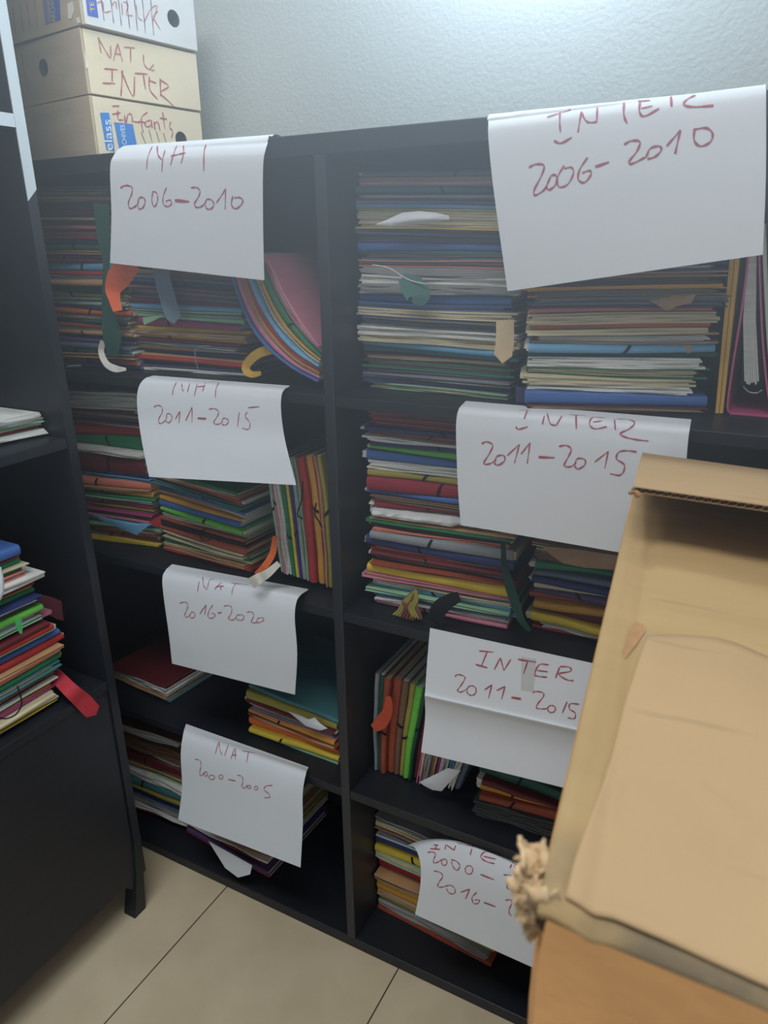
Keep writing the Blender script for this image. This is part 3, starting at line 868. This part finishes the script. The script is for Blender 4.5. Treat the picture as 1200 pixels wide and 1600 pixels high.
def leaf(label, m, pts, plane, name='paper_sheet', cat='paper', bulge=0.0):
    """A loose leaf poking out of a pile: outline in pixels on the plane of the pile's front, slightly bulging."""
    P = [at(*p, **pl(plane)) for p in pts]
    c = sum(P, Vector())/len(P)
    v = [p.copy() for p in P] + [p.lerp(c, 0.45) - Vector((0, bulge*0.7, 0)) for p in P] + [c - Vector((0, bulge, 0))]
    n = len(P)
    f = [(i, (i+1) % n, n + (i+1) % n, n + i) for i in range(n)] + [(n + i, n + (i+1) % n, 2*n) for i in range(n)]
    o = link(name, v, f, m, smooth=True, loc=c)
    md = o.modifiers.new('thickness', 'SOLIDIFY'); md.thickness = 0.0005; md.offset = 1
    md = o.modifiers.new('edges', 'EDGE_SPLIT'); md.split_angle = R(40)
    return tag(o, label, cat, 'loose leaves poking out of the piles')
KRAFTP = mat('kraft_paper', (176, 146, 118), 0.8, 0.15, 0.15, (40, 40, 40))
leaf('white papers bulging out of the yellow folder in the tall INTER 2006-2010 pile', PAPER, [(586,351),(606,343),(628,333),(655,330),(682,333),(702,337),(702,343),(672,347),(640,350),(610,354)], .046, bulge=.006)
leaf('brown torn paper tongue hanging in the pile beneath the INTER 2006-2010 sheet', KRAFTP, [(1000,461),(1040,462),(1088,459),(1080,474),(1058,478),(1042,486),(1030,478),(1012,468)], .066, bulge=.003)
leaf('brown torn paper at the right end of the INTER 2006-2010 lower pile', KRAFTP, [(1010,541),(1050,538),(1082,540),(1078,552),(1060,548),(1030,548)], .074, bulge=.002)
leaf('pale green paper corner under the slate blue strap', cover('mint'), [(223,496),(240,494),(257,493),(240,501),(225,508)], .044, bulge=.001)
leaf('light blue folded paper drooping from the lower left NAT 2011-2015 pile', cover('sky'), [(140,802),(180,812),(215,818),(238,818),(226,826),(214,836),(190,826),(160,814)], .034, bulge=.002)
leaf('red paper corner between the two NAT 2011-2015 piles', cover('red'), [(231,817),(250,806),(252,820),(246,824)], .036, bulge=.001)
leaf('crumpled white paper strip on the pile right below the NAT 2016-2020 sheet', PAPER, [(450,1111),(466,1117),(482,1124),(492,1121),(500,1130),(512,1138),(500,1141),(478,1134)], .030, bulge=.003)
leaf('brown kraft paper drooping beneath the curled INTER 2011-2015 sheet', KRAFTP, [(845,853),(900,858),(966,868),(960,890),(915,887),(880,880),(862,868)], .066, bulge=.003)
leaf('white sheet corner slipping out below the NAT 2000-2005 sheet', PAPER, [(326,1314),(362,1334),(394,1352),(391,1366),(372,1371),(352,1356)], -.006, bulge=.001)
leaf('white fanned papers behind the foot of the creased INTER 2011-2015 sheet', PAPER, [(655,1222),(676,1212),(700,1200),(720,1204),(706,1218),(690,1236),(676,1234),(664,1228)], .045, bulge=.003)

# ---------------------------------------------------------------- binders at the right of the upper right bay
YB = 0.098
def slabline(mb, pts, th, y0, y1):
    """A board whose front edge follows pixel points, th metres thick, from y0 to y1."""
    P = spline([at(*p, Y=y0) for p in pts], 5)
    for p in P:
        p.z = max(p.z, Z1 + th*0.5 + 0.0006)
    rings = []
    for k, p in enumerate(P):
        t = (P[min(k+1, len(P)-1)] - P[max(k-1, 0)]).normalized()
        n = Vector((t.z, 0, -t.x))*th*0.5
        rings.append([p + n, p - n, Vector((p.x - n.x, y1, p.z - n.z)), Vector((p.x + n.x, y1, p.z + n.z))])
    return mb.loft(rings)
pb = tag(empty('ring_binder', at(1165, 650, Y=YB)), 'pink ring binder standing on its spine right of the yellow boards', 'binder', 'binders in the upper right bay')
PINK = mat('pink_binder_plastic', (206, 92, 142), 0.35, 0.5)
slabline(MB(), [(1171,350),(1168,410),(1158,490),(1145,570),(1137,630),(1139,645)], 0.0022, YB, 0.29).build('cover', PINK, pb)
slabline(MB(), [(1140,647),(1148,652),(1180,653),(1206,654)], 0.0030, YB, 0.29).build('spine', PINK, pb)
slabline(MB(), [(1185,350),(1187,420),(1191,520),(1198,600),(1207,652)], 0.0022, YB, 0.29).build('cover', PINK, pb)
def pxhexa(q, y0, y1):
    f = [at(*p, Y=y0) for p in q]                    # bl br tr tl
    for p in f:
        p.z = max(p.z, Z1 + 0.0008)
    bk = [Vector((p.x, y1, p.z)) for p in f]
    return MB().hexa([f[0], f[1], bk[1], bk[0], f[3], f[2], bk[2], bk[3]])
pg = MB()
for k in range(7):
    a0, a1 = k/7, (k+.9)/7
    def L_(p, q, t): return (p[0] + (q[0]-p[0])*t, p[1] + (q[1]-p[1])*t)
    bl, br, ml, mr, tl, tr = (1163,596+4*(k%3)), (1186,596+4*(k%2)), (1161,500), (1181,500), (1172,350), (1183,350)
    for lo1, lo2, hi1, hi2 in ((bl, br, ml, mr), (ml, mr, tl, tr)):
        h = pxhexa([L_(lo1,lo2,a0), L_(lo1,lo2,a1), L_(hi1,hi2,a1), L_(hi1,hi2,a0)], YB + .004, 0.28)
        i = len(pg.v); pg.v += h.v; pg.f += [tuple(j+i for j in f) for f in h.f]
pg.build('papers', PAGES, pb)
MB().tube(spline([at(*p, Y=YB + .012) for p in [(1161,604),(1170,612),(1182,614),(1192,609)]], 6), 0.0012, 6).build('ring', mat('steel', (190, 192, 196), 0.3, 0.5, metallic=0.9), pb, smooth=True)
yb_ = tag(empty('card_folder', at(1121, 645, Y=YB)), 'pair of yellow boards leaning upright left of the pink binder', 'folder', 'binders in the upper right bay')
YEL = mat('yellow_board', (226, 178, 84), 0.6, 0.25, 0.08, (40, 40, 20))
pxhexa([(1117.5,646),(1123,646),(1153,350),(1145,350)], YB - .004, 0.28).build('board', YEL, yb_)
pxhexa([(1124,646),(1129.5,646),(1161,350),(1153.8,350)], YB - .004, 0.28).build('board', YEL, yb_)
wb = tag(empty('ring_binder', at(1225, 655, Y=YB)), 'pale binder at the right edge beside the pink one', 'binder', 'binders in the upper right bay')
slabline(MB(), [(1193,350),(1196,430),(1201,530),(1209,610),(1219,650)], 0.004, YB - .004, 0.29).build('cover', mat('pale_binder', (206, 204, 190), 0.5, 0.3), wb)
pxhexa([(1224,650),(1264,652),(1258,350),(1200,350)], YB, 0.28).build('papers', PAGES, wb)

# ---------------------------------------------------------------- archive boxes on top of the bookcase
CARD = mat('kraft_cardboard', (190, 172, 146), 0.8, 0.15, 0.10, (8, 8, 40), 0.15, 250)
CARDW = mat('whitened_cardboard', (214, 212, 208), 0.75, 0.2, 0.06, (10, 10, 30), 0.12, 250)
CARDC = mat('cream_cardboard', (226, 208, 176), 0.75, 0.2, 0.07, (10, 10, 30), 0.12, 250)
BLUE = mat('printed_blue_label', (42, 124, 196), 0.6, 0.3)
BLUE2 = mat('printed_indigo_label', (62, 84, 178), 0.6, 0.3)
WHT = mat('printed_white', (226, 230, 232), 0.7, 0.2)
YLW = mat('printed_yellow', (206, 200, 92), 0.7, 0.2)
HOLE_SHADE = mat('painted_hole_shade', (70, 72, 78), 0.9, 0.1)  # dark lining colour stands for the shade inside the finger holes

def cut_hole(o, centre, axis, r, dep=0.03):
    bm = bmesh.new()
    bmesh.ops.create_cone(bm, cap_ends=True, segments=28, radius1=r, radius2=r, depth=dep*2)
    me = bpy.data.meshes.new('cut'); bm.to_mesh(me); bm.free()
    c = bpy.data.objects.new('cut', me); COL.objects.link(c)
    me.materials.append(HOLE_SHADE)
    c.rotation_euler = Vector((0, 0, 1)).rotation_difference(axis).to_euler()
    c.location = centre
    md = o.modifiers.new('hole', 'BOOLEAN'); md.object = c; md.operation = 'DIFFERENCE'; md.solver = 'EXACT'
    md.material_mode = 'TRANSFER'
    bpy.context.view_layer.update()
    new = bpy.data.meshes.new_from_object(o.evaluated_get(bpy.context.evaluated_depsgraph_get()))
    o.modifiers.clear()
    o.data = new
    bpy.data.objects.remove(c)

def flat(name, px, bvh, m, parent, lift=0.0005):
    q = [project(p, bvh, lift) for p in px]
    if any(e is None for e in q):
        return None
    return link(name, [e[0] for e in q], [tuple(range(len(q)))], m, parent)

def print_text(txt, o_px, dir_px, up_px, bvh, m, parent, name='printed_text', lift=0.0009):
    """Lettering laid on a face: o_px origin, dir_px end of the line of writing, up_px the top of the first letter."""
    cu = bpy.data.curves.new('t', 'FONT'); cu.body = txt; cu.size = 1
    ob = bpy.data.objects.new('t', cu); COL.objects.link(ob)
    bpy.context.view_layer.update()
    me = bpy.data.meshes.new_from_object(ob.evaluated_get(bpy.context.evaluated_depsgraph_get()))
    bpy.data.objects.remove(ob)
    W = max(v.co.x for v in me.vertices); H = max(v.co.y for v in me.vertices)
    vs = []
    for v in me.vertices:
        a, b = v.co.x/W, v.co.y/H
        p = (o_px[0] + (dir_px[0]-o_px[0])*a + (up_px[0]-o_px[0])*b, o_px[1] + (dir_px[1]-o_px[1])*a + (up_px[1]-o_px[1])*b)
        q = project(p, bvh, lift)
        if q is None: return None
        vs.append(q[0])
    fs = [tuple(p.vertices) for p in me.polygons]
    bpy.data.meshes.remove(me)
    return link(name, vs, fs, m, parent)

def archive_box(label, c_px, z0, h, ang, mat_front, mat_side, wdt=0.33, dep=0.222, y0=0.02):
    c = at(*c_px, Y=y0); c = Vector((c.x, c.y, z0))
    a = R(ang)
    er = Vector((math.sin(a), math.cos(a), 0)); el = Vector((-math.cos(a), math.sin(a), 0))
    root = empty('archive_box', c)
    tag(root, label, 'box', 'archive boxes stacked on the bookcase')
    def q(u, v, z): return c + el*u + er*v + Vector((0, 0, z))
    zz = (0.0012, h - 0.0012)
    body = MB().hexa([q(0,0,zz[0]), q(wdt,0,zz[0]), q(wdt,dep,zz[0]), q(0,dep,zz[0]), q(0,0,zz[1]), q(wdt,0,zz[1]), q(wdt,dep,zz[1]), q(0,dep,zz[1])]).build('body', mat_side, root)
    lid = MB().hexa([q(-.0018,.004,zz[0]+.001), q(-.0002,.004,zz[0]+.001), q(-.0002,dep-.001,zz[0]+.001), q(-.0018,dep-.001,zz[0]+.001),
                     q(-.0018,.004,zz[1]-.001), q(-.0002,.004,zz[1]-.001), q(-.0002,dep-.001,zz[1]-.001), q(-.0018,dep-.001,zz[1]-.001)]).build('end_panel', mat_front, root)
    return root, body, lid, q, er, el

def bvh_of(*obs):
    v, f = [], []
    for o in obs:
        i = len(v)
        loc = Vector((0, 0, 0)); p = o
        while p: loc += p.location; p = p.parent
        v += [x.co + loc for x in o.data.vertices]
        f += [tuple(j + i for j in p.vertices) for p in o.data.polygons]
    return BVHTree.FromPolygons(v, f)

def on_face(px, q0, n):
    d = ray(*px); return CAM + d*((q0 - CAM).dot(n)/d.dot(n))

b3 = archive_box('lowest of the three archive boxes, with blue printed labels and a red inscription', (151,241), ZT, 0.086, 7, CARDC, CARD)
b2 = archive_box('middle archive box with red NATU INTER handwriting', (138,148), ZT + 0.086, 0.090, 8, CARDC, CARD, y0=0.021)
b1 = archive_box('topmost archive box with violet ruled lines, cut by the picture top', (129,40), ZT + 0.176, 0.092, 7, CARDW, CARD, y0=0.019)
for bx, px, side in ((b3, (283,218), 1), (b1, (271,29), 1), (b2, (68,106), 0)):
    root, body, lid, q, er, el = bx
    if side:
        p = on_face(px, q(-.0018, 0, 0), -el); cut_hole(lid, p, el, 0.0125, 0.03); cut_hole(body, p, el, 0.0125, 0.03)
    else:
        p = on_face(px, q(0, 0, 0), -er); cut_hole(body, p, er, 0.0125, 0.03)
B1, B2, B3 = bvh_of(b1[1], b1[2]), bvh_of(b2[1], b2[2]), bvh_of(b3[1], b3[2])
o4 = (0, 0)
strokes_mesh([((615,232),(622,285),(632,335)), ((615,240),(660,320),(690,362),(690,285)), ((735,272),(708,380)), ((735,272),(765,385)), ((715,335),(756,340)), ((775,295),(842,300)), ((815,300),(816,388)),
              ((895,340),(900,400),(930,432),(960,402)), ((935,432),(950,440),(965,438))], B2, 2.2, o4, 4.0).build('handwriting', INKF, b2[0])
strokes_mesh([((650,430),(735,436)), ((700,435),(700,512)), ((640,520),(720,522)), ((755,600),(765,440)), ((757,445),(830,602),(840,478)), ((842,458),(920,464)), ((895,470),(908,560)), ((932,478),(936,560),(985,622)),
              ((936,505),(975,520)), ((1000,490),(1003,602)), ((1002,500),(1052,540),(1003,580),(1050,630),(1115,692))], B2, 2.4, o4, 4.0).build('handwriting', INK, b2[0])
strokes_mesh([((700,664),(745,662)), ((700,715),(752,705)), ((735,690),(738,745),(772,750)), ((778,720),(784,775),(800,715),(822,720),(828,765)), ((835,760),(872,765)), ((920,702),(884,735),(888,800),(896,830)), ((868,758),(912,768)),
              ((938,750),(908,765),(912,792),(940,785),(945,752),(950,800)), ((962,760),(968,812)), ((965,775),(985,762),(1000,818)), ((1015,700),(1030,805)), ((998,738),(1042,745)), ((1065,760),(1060,795),(1078,820),(1072,862))],
             B3, 2.2, o4, 4.0).build('handwriting', INK, b3[0])
flat('printed_label', [(156,176),(170,176),(174,196),(179,237),(166,234)], B3, BLUE, b3[0])
flat('printed_label', [(178,191),(207,194),(213.5,225.5),(186,232.5)], B3, BLUE, b3[0])
print_text('elass', (176,236), (172,187), (164,236), B3, WHT, b3[0])
print_text('ARCHIVES', (199,239), (194,195), (192,239), B3, WHT, b3[0])
strokes_mesh([((880,825),(910,900)), ((930,810),(955,905)), ((975,820),(1000,905)), ((1020,830),(1043,905))], B3, 1.0, o4, 4.0).build('printed_lines', INKK, b3[0])
flat('printed_label', [(133,-8),(149,-8),(153.5,28),(137,24.5)], B1, BLUE2, b1[0])
print_text('TE', (148,19), (146,3), (141,19), B1, YLW, b1[0])
strokes_mesh([[(x, -10), (x + 20, y)] for x, y in ((630,128),(690,145),(738,160),(790,178),(838,192),(888,208),(940,222))], B1, 1.2, o4, 4.0).build('printed_lines', INKB, b1[0])
strokes_mesh([((605,20),(640,10),(650,75),(690,70)), ((695,40),(720,10),(730,60)), ((760,20),(765,95)), ((770,10),(800,30),(790,90),(830,100)), ((850,30),(860,105),(890,130)), ((900,140),(940,60),(980,40),(950,150)), ((985,70),(960,110),(1000,185))],
             B1, 1.7, o4, 4.0).build('handwriting', INKF, b1[0])
flat('printed_label', [(76,-6),(93,-8),(95,31),(79,36)], B1, BLUE2, b1[0])
flat('printed_label', [(66,-4),(74,-6),(78,36),(71,39)], B1, mat('printed_grey_blue', (112, 112, 150), 0.7, 0.2), b1[0])
strokes_mesh([((20,10),(25,55)), ((31,5),(37,50)), ((42,2),(48,46)), ((54,0),(59,44))], B1, 1.1).build('printed_lines', INKK, b1[0])
strokes_mesh([((34,84),(44,143))], B2, 1.0).build('printed_lines', INKK, b2[0])
print_text('ARCHIVES', (88,34), (84,-14), (81,36), B1, YLW, b1[0])

for pts in ([(106,6),(114,2),(117,16),(112,30),(107,29)], [(119,29),(124,26),(127,35),(122,37)]):
    flat('torn_patch', pts, B1, mat('torn_white_fibre', (226, 218, 204), 0.9, 0.1), b1[0], 0.0007)
flat('torn_patch', [(131,80),(134,83),(138,104),(134,108)], B2, mat('torn_white_fibre', (226, 218, 204)), b2[0], 0.0007)

# ---------------------------------------------------------------- cardboard box close to the camera
from mathutils import noise
KRAFT = mat('brown_corrugated_cardboard', (170, 140, 98), 0.8, 0.15, 0.14, (5, 16, 5), 0.2, 90)
KRAFT2 = mat('pale_cardboard_layer', (174, 143, 106), 0.8, 0.15, 0.09, (4, 7, 4), 0.12, 60)
KRAFT3 = mat('brown_cardboard_side', (236, 172, 112), 0.8, 0.15, 0.22, (7, 7, 7), 0.2, 80)
KDARK = mat('cardboard_inner_fluting', (206, 166, 120), 0.9, 0.1, 0.2, (60, 60, 60))
ZC = 1.056
def worn(m, y_edge, grime=0.75, dark=(96, 88, 76)):
    """Old dirt rubbed along the near edge, scratches and faint blotches, in the coordinates of the box."""
    nt = m.node_tree; b = nt.nodes['Principled BSDF']
    src = b.inputs['Base Color'].links[0].from_socket
    tc = nt.nodes.new('ShaderNodeTexCoord')
    sx = nt.nodes.new('ShaderNodeSeparateXYZ'); nt.links.new(tc.outputs['Object'], sx.inputs[0])
    n1 = nt.nodes.new('ShaderNodeTexNoise'); n1.inputs['Scale'].default_value = 26; n1.inputs['Detail'].default_value = 6
    nt.links.new(tc.outputs['Object'], n1.inputs['Vector'])
    mr = nt.nodes.new('ShaderNodeMapRange'); mr.interpolation_type = 'SMOOTHSTEP'
    mr.inputs['From Min'].default_value = y_edge + 0.055; mr.inputs['From Max'].default_value = y_edge - 0.002
    nt.links.new(sx.outputs['Y'], mr.inputs['Value'])
    rp = nt.nodes.new('ShaderNodeValToRGB'); rp.color_ramp.elements[0].position = 0.36; rp.color_ramp.elements[1].position = 0.56
    nt.links.new(n1.outputs['Fac'], rp.inputs['Fac'])
    mu = nt.nodes.new('ShaderNodeMath'); mu.operation = 'MULTIPLY'
    nt.links.new(mr.outputs[0], mu.inputs[0]); nt.links.new(rp.outputs['Color'], mu.inputs[1])
    mp = nt.nodes.new('ShaderNodeMapping'); mp.inputs['Scale'].default_value = (5, 60, 20); mp.inputs['Rotation'].default_value = (0, 0, 0.25)
    n2 = nt.nodes.new('ShaderNodeTexNoise'); n2.inputs['Scale'].default_value = 1.5; n2.inputs['Detail'].default_value = 5
    nt.links.new(tc.outputs['Object'], mp.inputs['Vector']); nt.links.new(mp.outputs[0], n2.inputs['Vector'])
    r2 = nt.nodes.new('ShaderNodeValToRGB'); r2.color_ramp.elements[0].position = 0.64; r2.color_ramp.elements[1].position = 0.74
    nt.links.new(n2.outputs['Fac'], r2.inputs['Fac'])
    ms = nt.nodes.new('ShaderNodeMath'); ms.operation = 'MULTIPLY'; ms.inputs[1].default_value = 0.35
    nt.links.new(r2.outputs['Color'], ms.inputs[0])
    mx0 = nt.nodes.new('ShaderNodeMath'); mx0.operation = 'MULTIPLY'; mx0.inputs[1].default_value = grime
    nt.links.new(mu.outputs[0], mx0.inputs[0])
    ad = nt.nodes.new('ShaderNodeMath'); ad.operation = 'MAXIMUM'
    nt.links.new(mx0.outputs[0], ad.inputs[0]); nt.links.new(ms.outputs[0], ad.inputs[1])
    mix = nt.nodes.new('ShaderNodeMixRGB'); mix.inputs['Color2'].default_value = (*lin(dark), 1)
    nt.links.new(ad.outputs[0], mix.inputs['Fac']); nt.links.new(src, mix.inputs['Color1']); nt.links.new(mix.outputs[0], b.inputs['Base Color'])
FL = at(1003, 717, Z=ZC); NL = at(842, 1420, Z=ZC)
FR = FL + (at(1200, 745, Z=ZC) - FL)*3.4; NR = NL + (at(1200, 1563, Z=ZC) - NL)*4.6
cb = tag(empty('cardboard_box', Vector(((FL.x+FR.x)/2, (FL.y+NL.y)/2, 0.622))), 'large worn brown cardboard box with torn corner in the right foreground', 'box')
def top_pt(u, v):
    """u from the left edge to the right, v from the far edge to the near one."""
    p = FL.lerp(FR, u).lerp(NL.lerp(NR, u), v)
    return p
def dent(u, v):
    z = 0.0022*noise.noise((u*3.1, v*3.7, 2.0)) + 0.0012*noise.noise((u*9, v*6, 7.0))
    z += -0.0022*math.exp(-((u - 0.055)/0.012)**2)       # crease along the left edge
    z += 0.0014*math.exp(-((u - 0.012)/0.012)**2)
    return z
NG = 60
v = []
for j in range(NG+1):
    for i in range(NG+1):
        u, w_ = (i/NG)**1.6, j/NG
        p = top_pt(u, w_).copy(); p.z += dent(u, w_) - 0.004*max(0, (w_-.93)/.07)**2
        v.append(p)
top = link('top_panel', v, grid_faces(NG+1, NG+1), KRAFT, cb, smooth=True)
md = top.modifiers.new('thickness', 'SOLIDIFY'); md.thickness = 0.004; md.offset = 0
worn(KRAFT, NL.y - cb.location.y)
worn(KRAFT2, NL.y - cb.location.y, 0.0)
# sides: rings of the plan outline, going down, slightly bulging
def ring(z, out, ch):
    c = (FL + FR + NL + NR)/4
    P = [NL + Vector((ch, 0, 0)), NL + Vector((-out, 0.045, 0)), FL + Vector((-out*0.05, -0.02, 0)), FL + Vector((0.01, 0, 0)), FR, NR]
    return [Vector((p.x, p.y, z)) for p in P]
body = MB().loft([ring(0.622, 0.002, 0.004), ring(0.80, 0.010, 0.002), ring(0.95, 0.0125, 0.001), ring(1.02, 0.011, 0.001), ring(1.043, 0.006, 0.002), ring(1.0515, 0.001, 0.003)])
body.build('body', KRAFT3, cb)
# second pale layer glued on the top
pv = []
poly = [(1006,996),(1040,988),(1110,1004),(1200,1034)]
def patch_pt(s, t):
    a = Vector((1010,1000)).lerp(Vector((1215,1040)), s) + Vector((0, -14*math.sin(s*math.pi)))
    b = Vector((884,1408)).lerp(Vector((1215,1548)), s)
    q = a.lerp(b, t)
    q.x -= 10*math.sin(t*9)*(1-s)*0.3
    p = at(q.x, q.y, Z=ZC)
    return p
tb = bvh_of(top)
def lay(p, lift):
    h = tb.ray_cast(Vector((p.x, p.y, 2)), Vector((0, 0, -1)))[0]
    return Vector((p.x, p.y, (h.z if h else ZC) + 0.002 + lift))
NP = 48
pv = []
for j in range(NP+1):
    for i in range(NP+1):
        p = patch_pt(i/NP, j/NP)
        if i == NP: pass
        l = 0.0012 + 0.0016*abs(noise.noise((p.x*22 + 4, p.y*14, 8))) + 0.0012*noise.noise((p.x*30, p.y*18, 3)) + 0.0016*math.exp(-((j/NP - .52 - .03*math.sin(i*.2))/.014)**2) - 0.0010*math.exp(-((j/NP - .76 + .10*i/NP)/.012)**2)
        pv.append(lay(p, max(0.0004, l)))
pt = link('paper_layer', pv, grid_faces(NP+1, NP+1), KRAFT2, cb, smooth=True)
md = pt.modifiers.new('thickness', 'SOLIDIFY'); md.thickness = 0.0008; md.offset = 0
link('torn_patch', [lay(at(*p, Z=ZC), 0.0006) for p in [(972,1024),(984,985),(994,972),(1006,980),(1009,990),(990,1015),(976,1034)]], [tuple(range(7))], mat('torn_brown_patch', (168, 128, 92), 0.9, 0.1, 0.15, (60, 60, 60)), cb)
# flap hinged on the far edge, its free edge raised towards the camera
ZF = 1.102
A0 = FL + Vector((0, 0, 0.0025)); A1 = FR + Vector((0, 0, 0.0025))
F0 = at(989, 769, Z=ZF); F1 = F0 + (at(1200, 800, Z=ZF) - F0)*3.6
fl = MB()
def flp(u, v, lift): 
    p = A0.lerp(A1, u).lerp(F0.lerp(F1, u), v)
    return p + Vector((0, 0, lift + 0.004*math.sin(v*math.pi)))
nfl = 12
for l0, l1 in ((0.0, 0.0007), (0.0040, 0.0047)):
    fl.loft([[flp(u/nfl, 0, l0), flp(u/nfl, 0.5, l0), flp(u/nfl, 1, l0), flp(u/nfl, 1, l1), flp(u/nfl, 0.5, l1), flp(u/nfl, 0, l1)] for u in range(nfl+1)])
flap = fl.build('flap', KRAFT2, cb)
wv = MB(); nw = 420
ra, rb = [], []
for k in range(nw+1):
    u = k/nw
    h = 0.00235 + 0.0016*math.sin(k*2*math.pi/7)
    ra.append(flp(u, 0.02, h)); rb.append(flp(u, 1.003, h))
i = len(wv.v); wv.v += ra + rb
wv.f += [(k, k+1, nw+1+k+1, nw+1+k) for k in range(nw)]
wv.build('fluting', KDARK, flap)
tcn = MB()
rn = random.Random(5)
for (cx, cy), s in (((992,764), 6), ((996,772), 7), ((986,770), 5)):
    P = at(cx, cy, Z=ZF)
    bm = bmesh.new(); bmesh.ops.create_icosphere(bm, subdivisions=2, radius=s*P.__sub__(CAM).length/FPX*0.8)
    bm.verts.ensure_lookup_table()
    i = len(tcn.v)
    tcn.v += [P + q.co*(1 + 0.7*noise.noise(q.co*400 + Vector((cx, cy, 0)))) for q in bm.verts]
    tcn.f += [tuple(x.index + i for x in f.verts) for f in bm.faces]
    bm.free()
tcn.build('torn_edge', mat('torn_brown_patch', (168, 128, 92)), flap)
# torn, crushed corner: wads of torn cardboard round a wad coloured dark as the hole's shade
TORN = mat('crushed_cardboard', (196, 164, 126), 0.9, 0.1, 0.30, (60, 60, 60))
CAVITY_SHADE = mat('painted_hollow_shade', (74, 56, 42), 0.95, 0.05)
def wad(px, z, r, sq, k, m, name='torn_corner'):
    P = at(*px, Z=z)
    bm = bmesh.new(); bmesh.ops.create_icosphere(bm, subdivisions=4, radius=1.0)
    vs = []
    for q in bm.verts:
        c = q.co.copy()
        n = noise.noise(c*1.6 + Vector((k*7.1, 0, 3))) * 0.55 + abs(noise.noise(c*3.7 + Vector((0, k*3.3, 5)))) * 0.55 + noise.noise(c*9 + Vector((k, k, k))) * 0.14
        vs.append(P + Vector((c.x*sq[0], c.y*sq[1], c.z*sq[2]))*r*0.86*(0.72 + n))
    fs = [tuple(v.index for v in f.verts) for f in bm.faces]
    bm.free()
    return link(name, vs, fs, m, cb)
for k, a in enumerate((((834,1362), 1.050, .0075, (1, 1, .8)), ((826,1388), 1.045, .0085, (.9, 1, 1.1)), ((838,1408), 1.043, .0075, (1.1, .9, .9)), ((824,1420), 1.036, .0070, (.9, .8, 1.2)),
                      ((842,1432), 1.036, .0065, (1, .8, 1.1)), ((832,1448), 1.029, .0058, (.8, .8, 1.2)), ((822,1346), 1.052, .0042, (1.3, .6, .5)))):
    wad(*a, k, TORN)
wad((856,1440), 1.046, .0062, (.9, .8, 1.1), 11, CAVITY_SHADE, 'torn_hole_shade')
for k, (px, zz, ln, wd_, rot) in enumerate((((828,1345), 1.053, .016, .014, .3), ((812,1392), 1.046, .016, .013, 1.4), ((848,1420), 1.051, .018, .012, 2.2))):
    P = at(*px, Z=zz)
    vs = []
    for a in range(13):
        for b in range(9):
            s_, t_ = a/12 - .5, b/8 - .5
            ang = s_*2.6
            q = Vector((math.sin(ang)*ln*.42, t_*wd_, (1 - math.cos(ang))*ln*.42))
            q += Vector((noise.noise((s_*4, t_*4, k)), noise.noise((s_*4, t_*4, k+9)), noise.noise((s_*4, t_*4, k+20))))*0.003
            q.rotate(Euler((rot*1.3, rot, rot*2.1)))
            vs.append(P + q)
    o = link('torn_corner', vs, grid_faces(13, 9), TORN, cb, smooth=True)
    md = o.modifiers.new('thickness', 'SOLIDIFY'); md.thickness = 0.0016
lowb = tag(empty('cardboard_box', Vector((0.80, -0.40, 0))), 'closed brown cardboard box on the floor carrying the torn box', 'box')
bevel(MB().box(0.62, 0.98, -0.62, -0.14, 0.0, 0.62).build('body', KRAFT3, lowb), 0.004)

# ---------------------------------------------------------------- scattering volume added to imitate lens glare under the lamp
hz = MB().box(-0.845, 2.15, -3.1, 0.3105, -0.02, 2.59).build('glare_veil', None, loc=(0.2, -0.2, 1.3))
hm = bpy.data.materials.new('lens_glare_volume'); hm.use_nodes = True
nt = hm.node_tree; nt.nodes.clear()
out = nt.nodes.new('ShaderNodeOutputMaterial')
vs_ = nt.nodes.new('ShaderNodeVolumeScatter')
vs_.inputs['Color'].default_value = (0.86, 0.94, 1.0, 1)
vs_.inputs['Anisotropy'].default_value = 0.35
tc = nt.nodes.new('ShaderNodeTexCoord')
vm = nt.nodes.new('ShaderNodeVectorMath'); vm.operation = 'DISTANCE'
vm.inputs[1].default_value = (0.12, 0.16, 0.33)
mr = nt.nodes.new('ShaderNodeMapRange'); mr.interpolation_type = 'SMOOTHERSTEP'
mr.inputs['From Min'].default_value = 0.1; mr.inputs['From Max'].default_value = 0.98
mr.inputs['To Min'].default_value = GLARE_DENSITY; mr.inputs['To Max'].default_value = 0.0
nt.links.new(tc.outputs['Object'], vm.inputs[0]); nt.links.new(vm.outputs['Value'], mr.inputs['Value'])
nt.links.new(mr.outputs[0], vs_.inputs['Density']); nt.links.new(vs_.outputs[0], out.inputs['Volume'])
hm.cycles.volume_step_rate = 0.35
hz.data.materials.append(hm)
tag(hz, 'bluish scattering volume added to imitate lens glare below the lamp', 'glare_veil', kind='stuff')
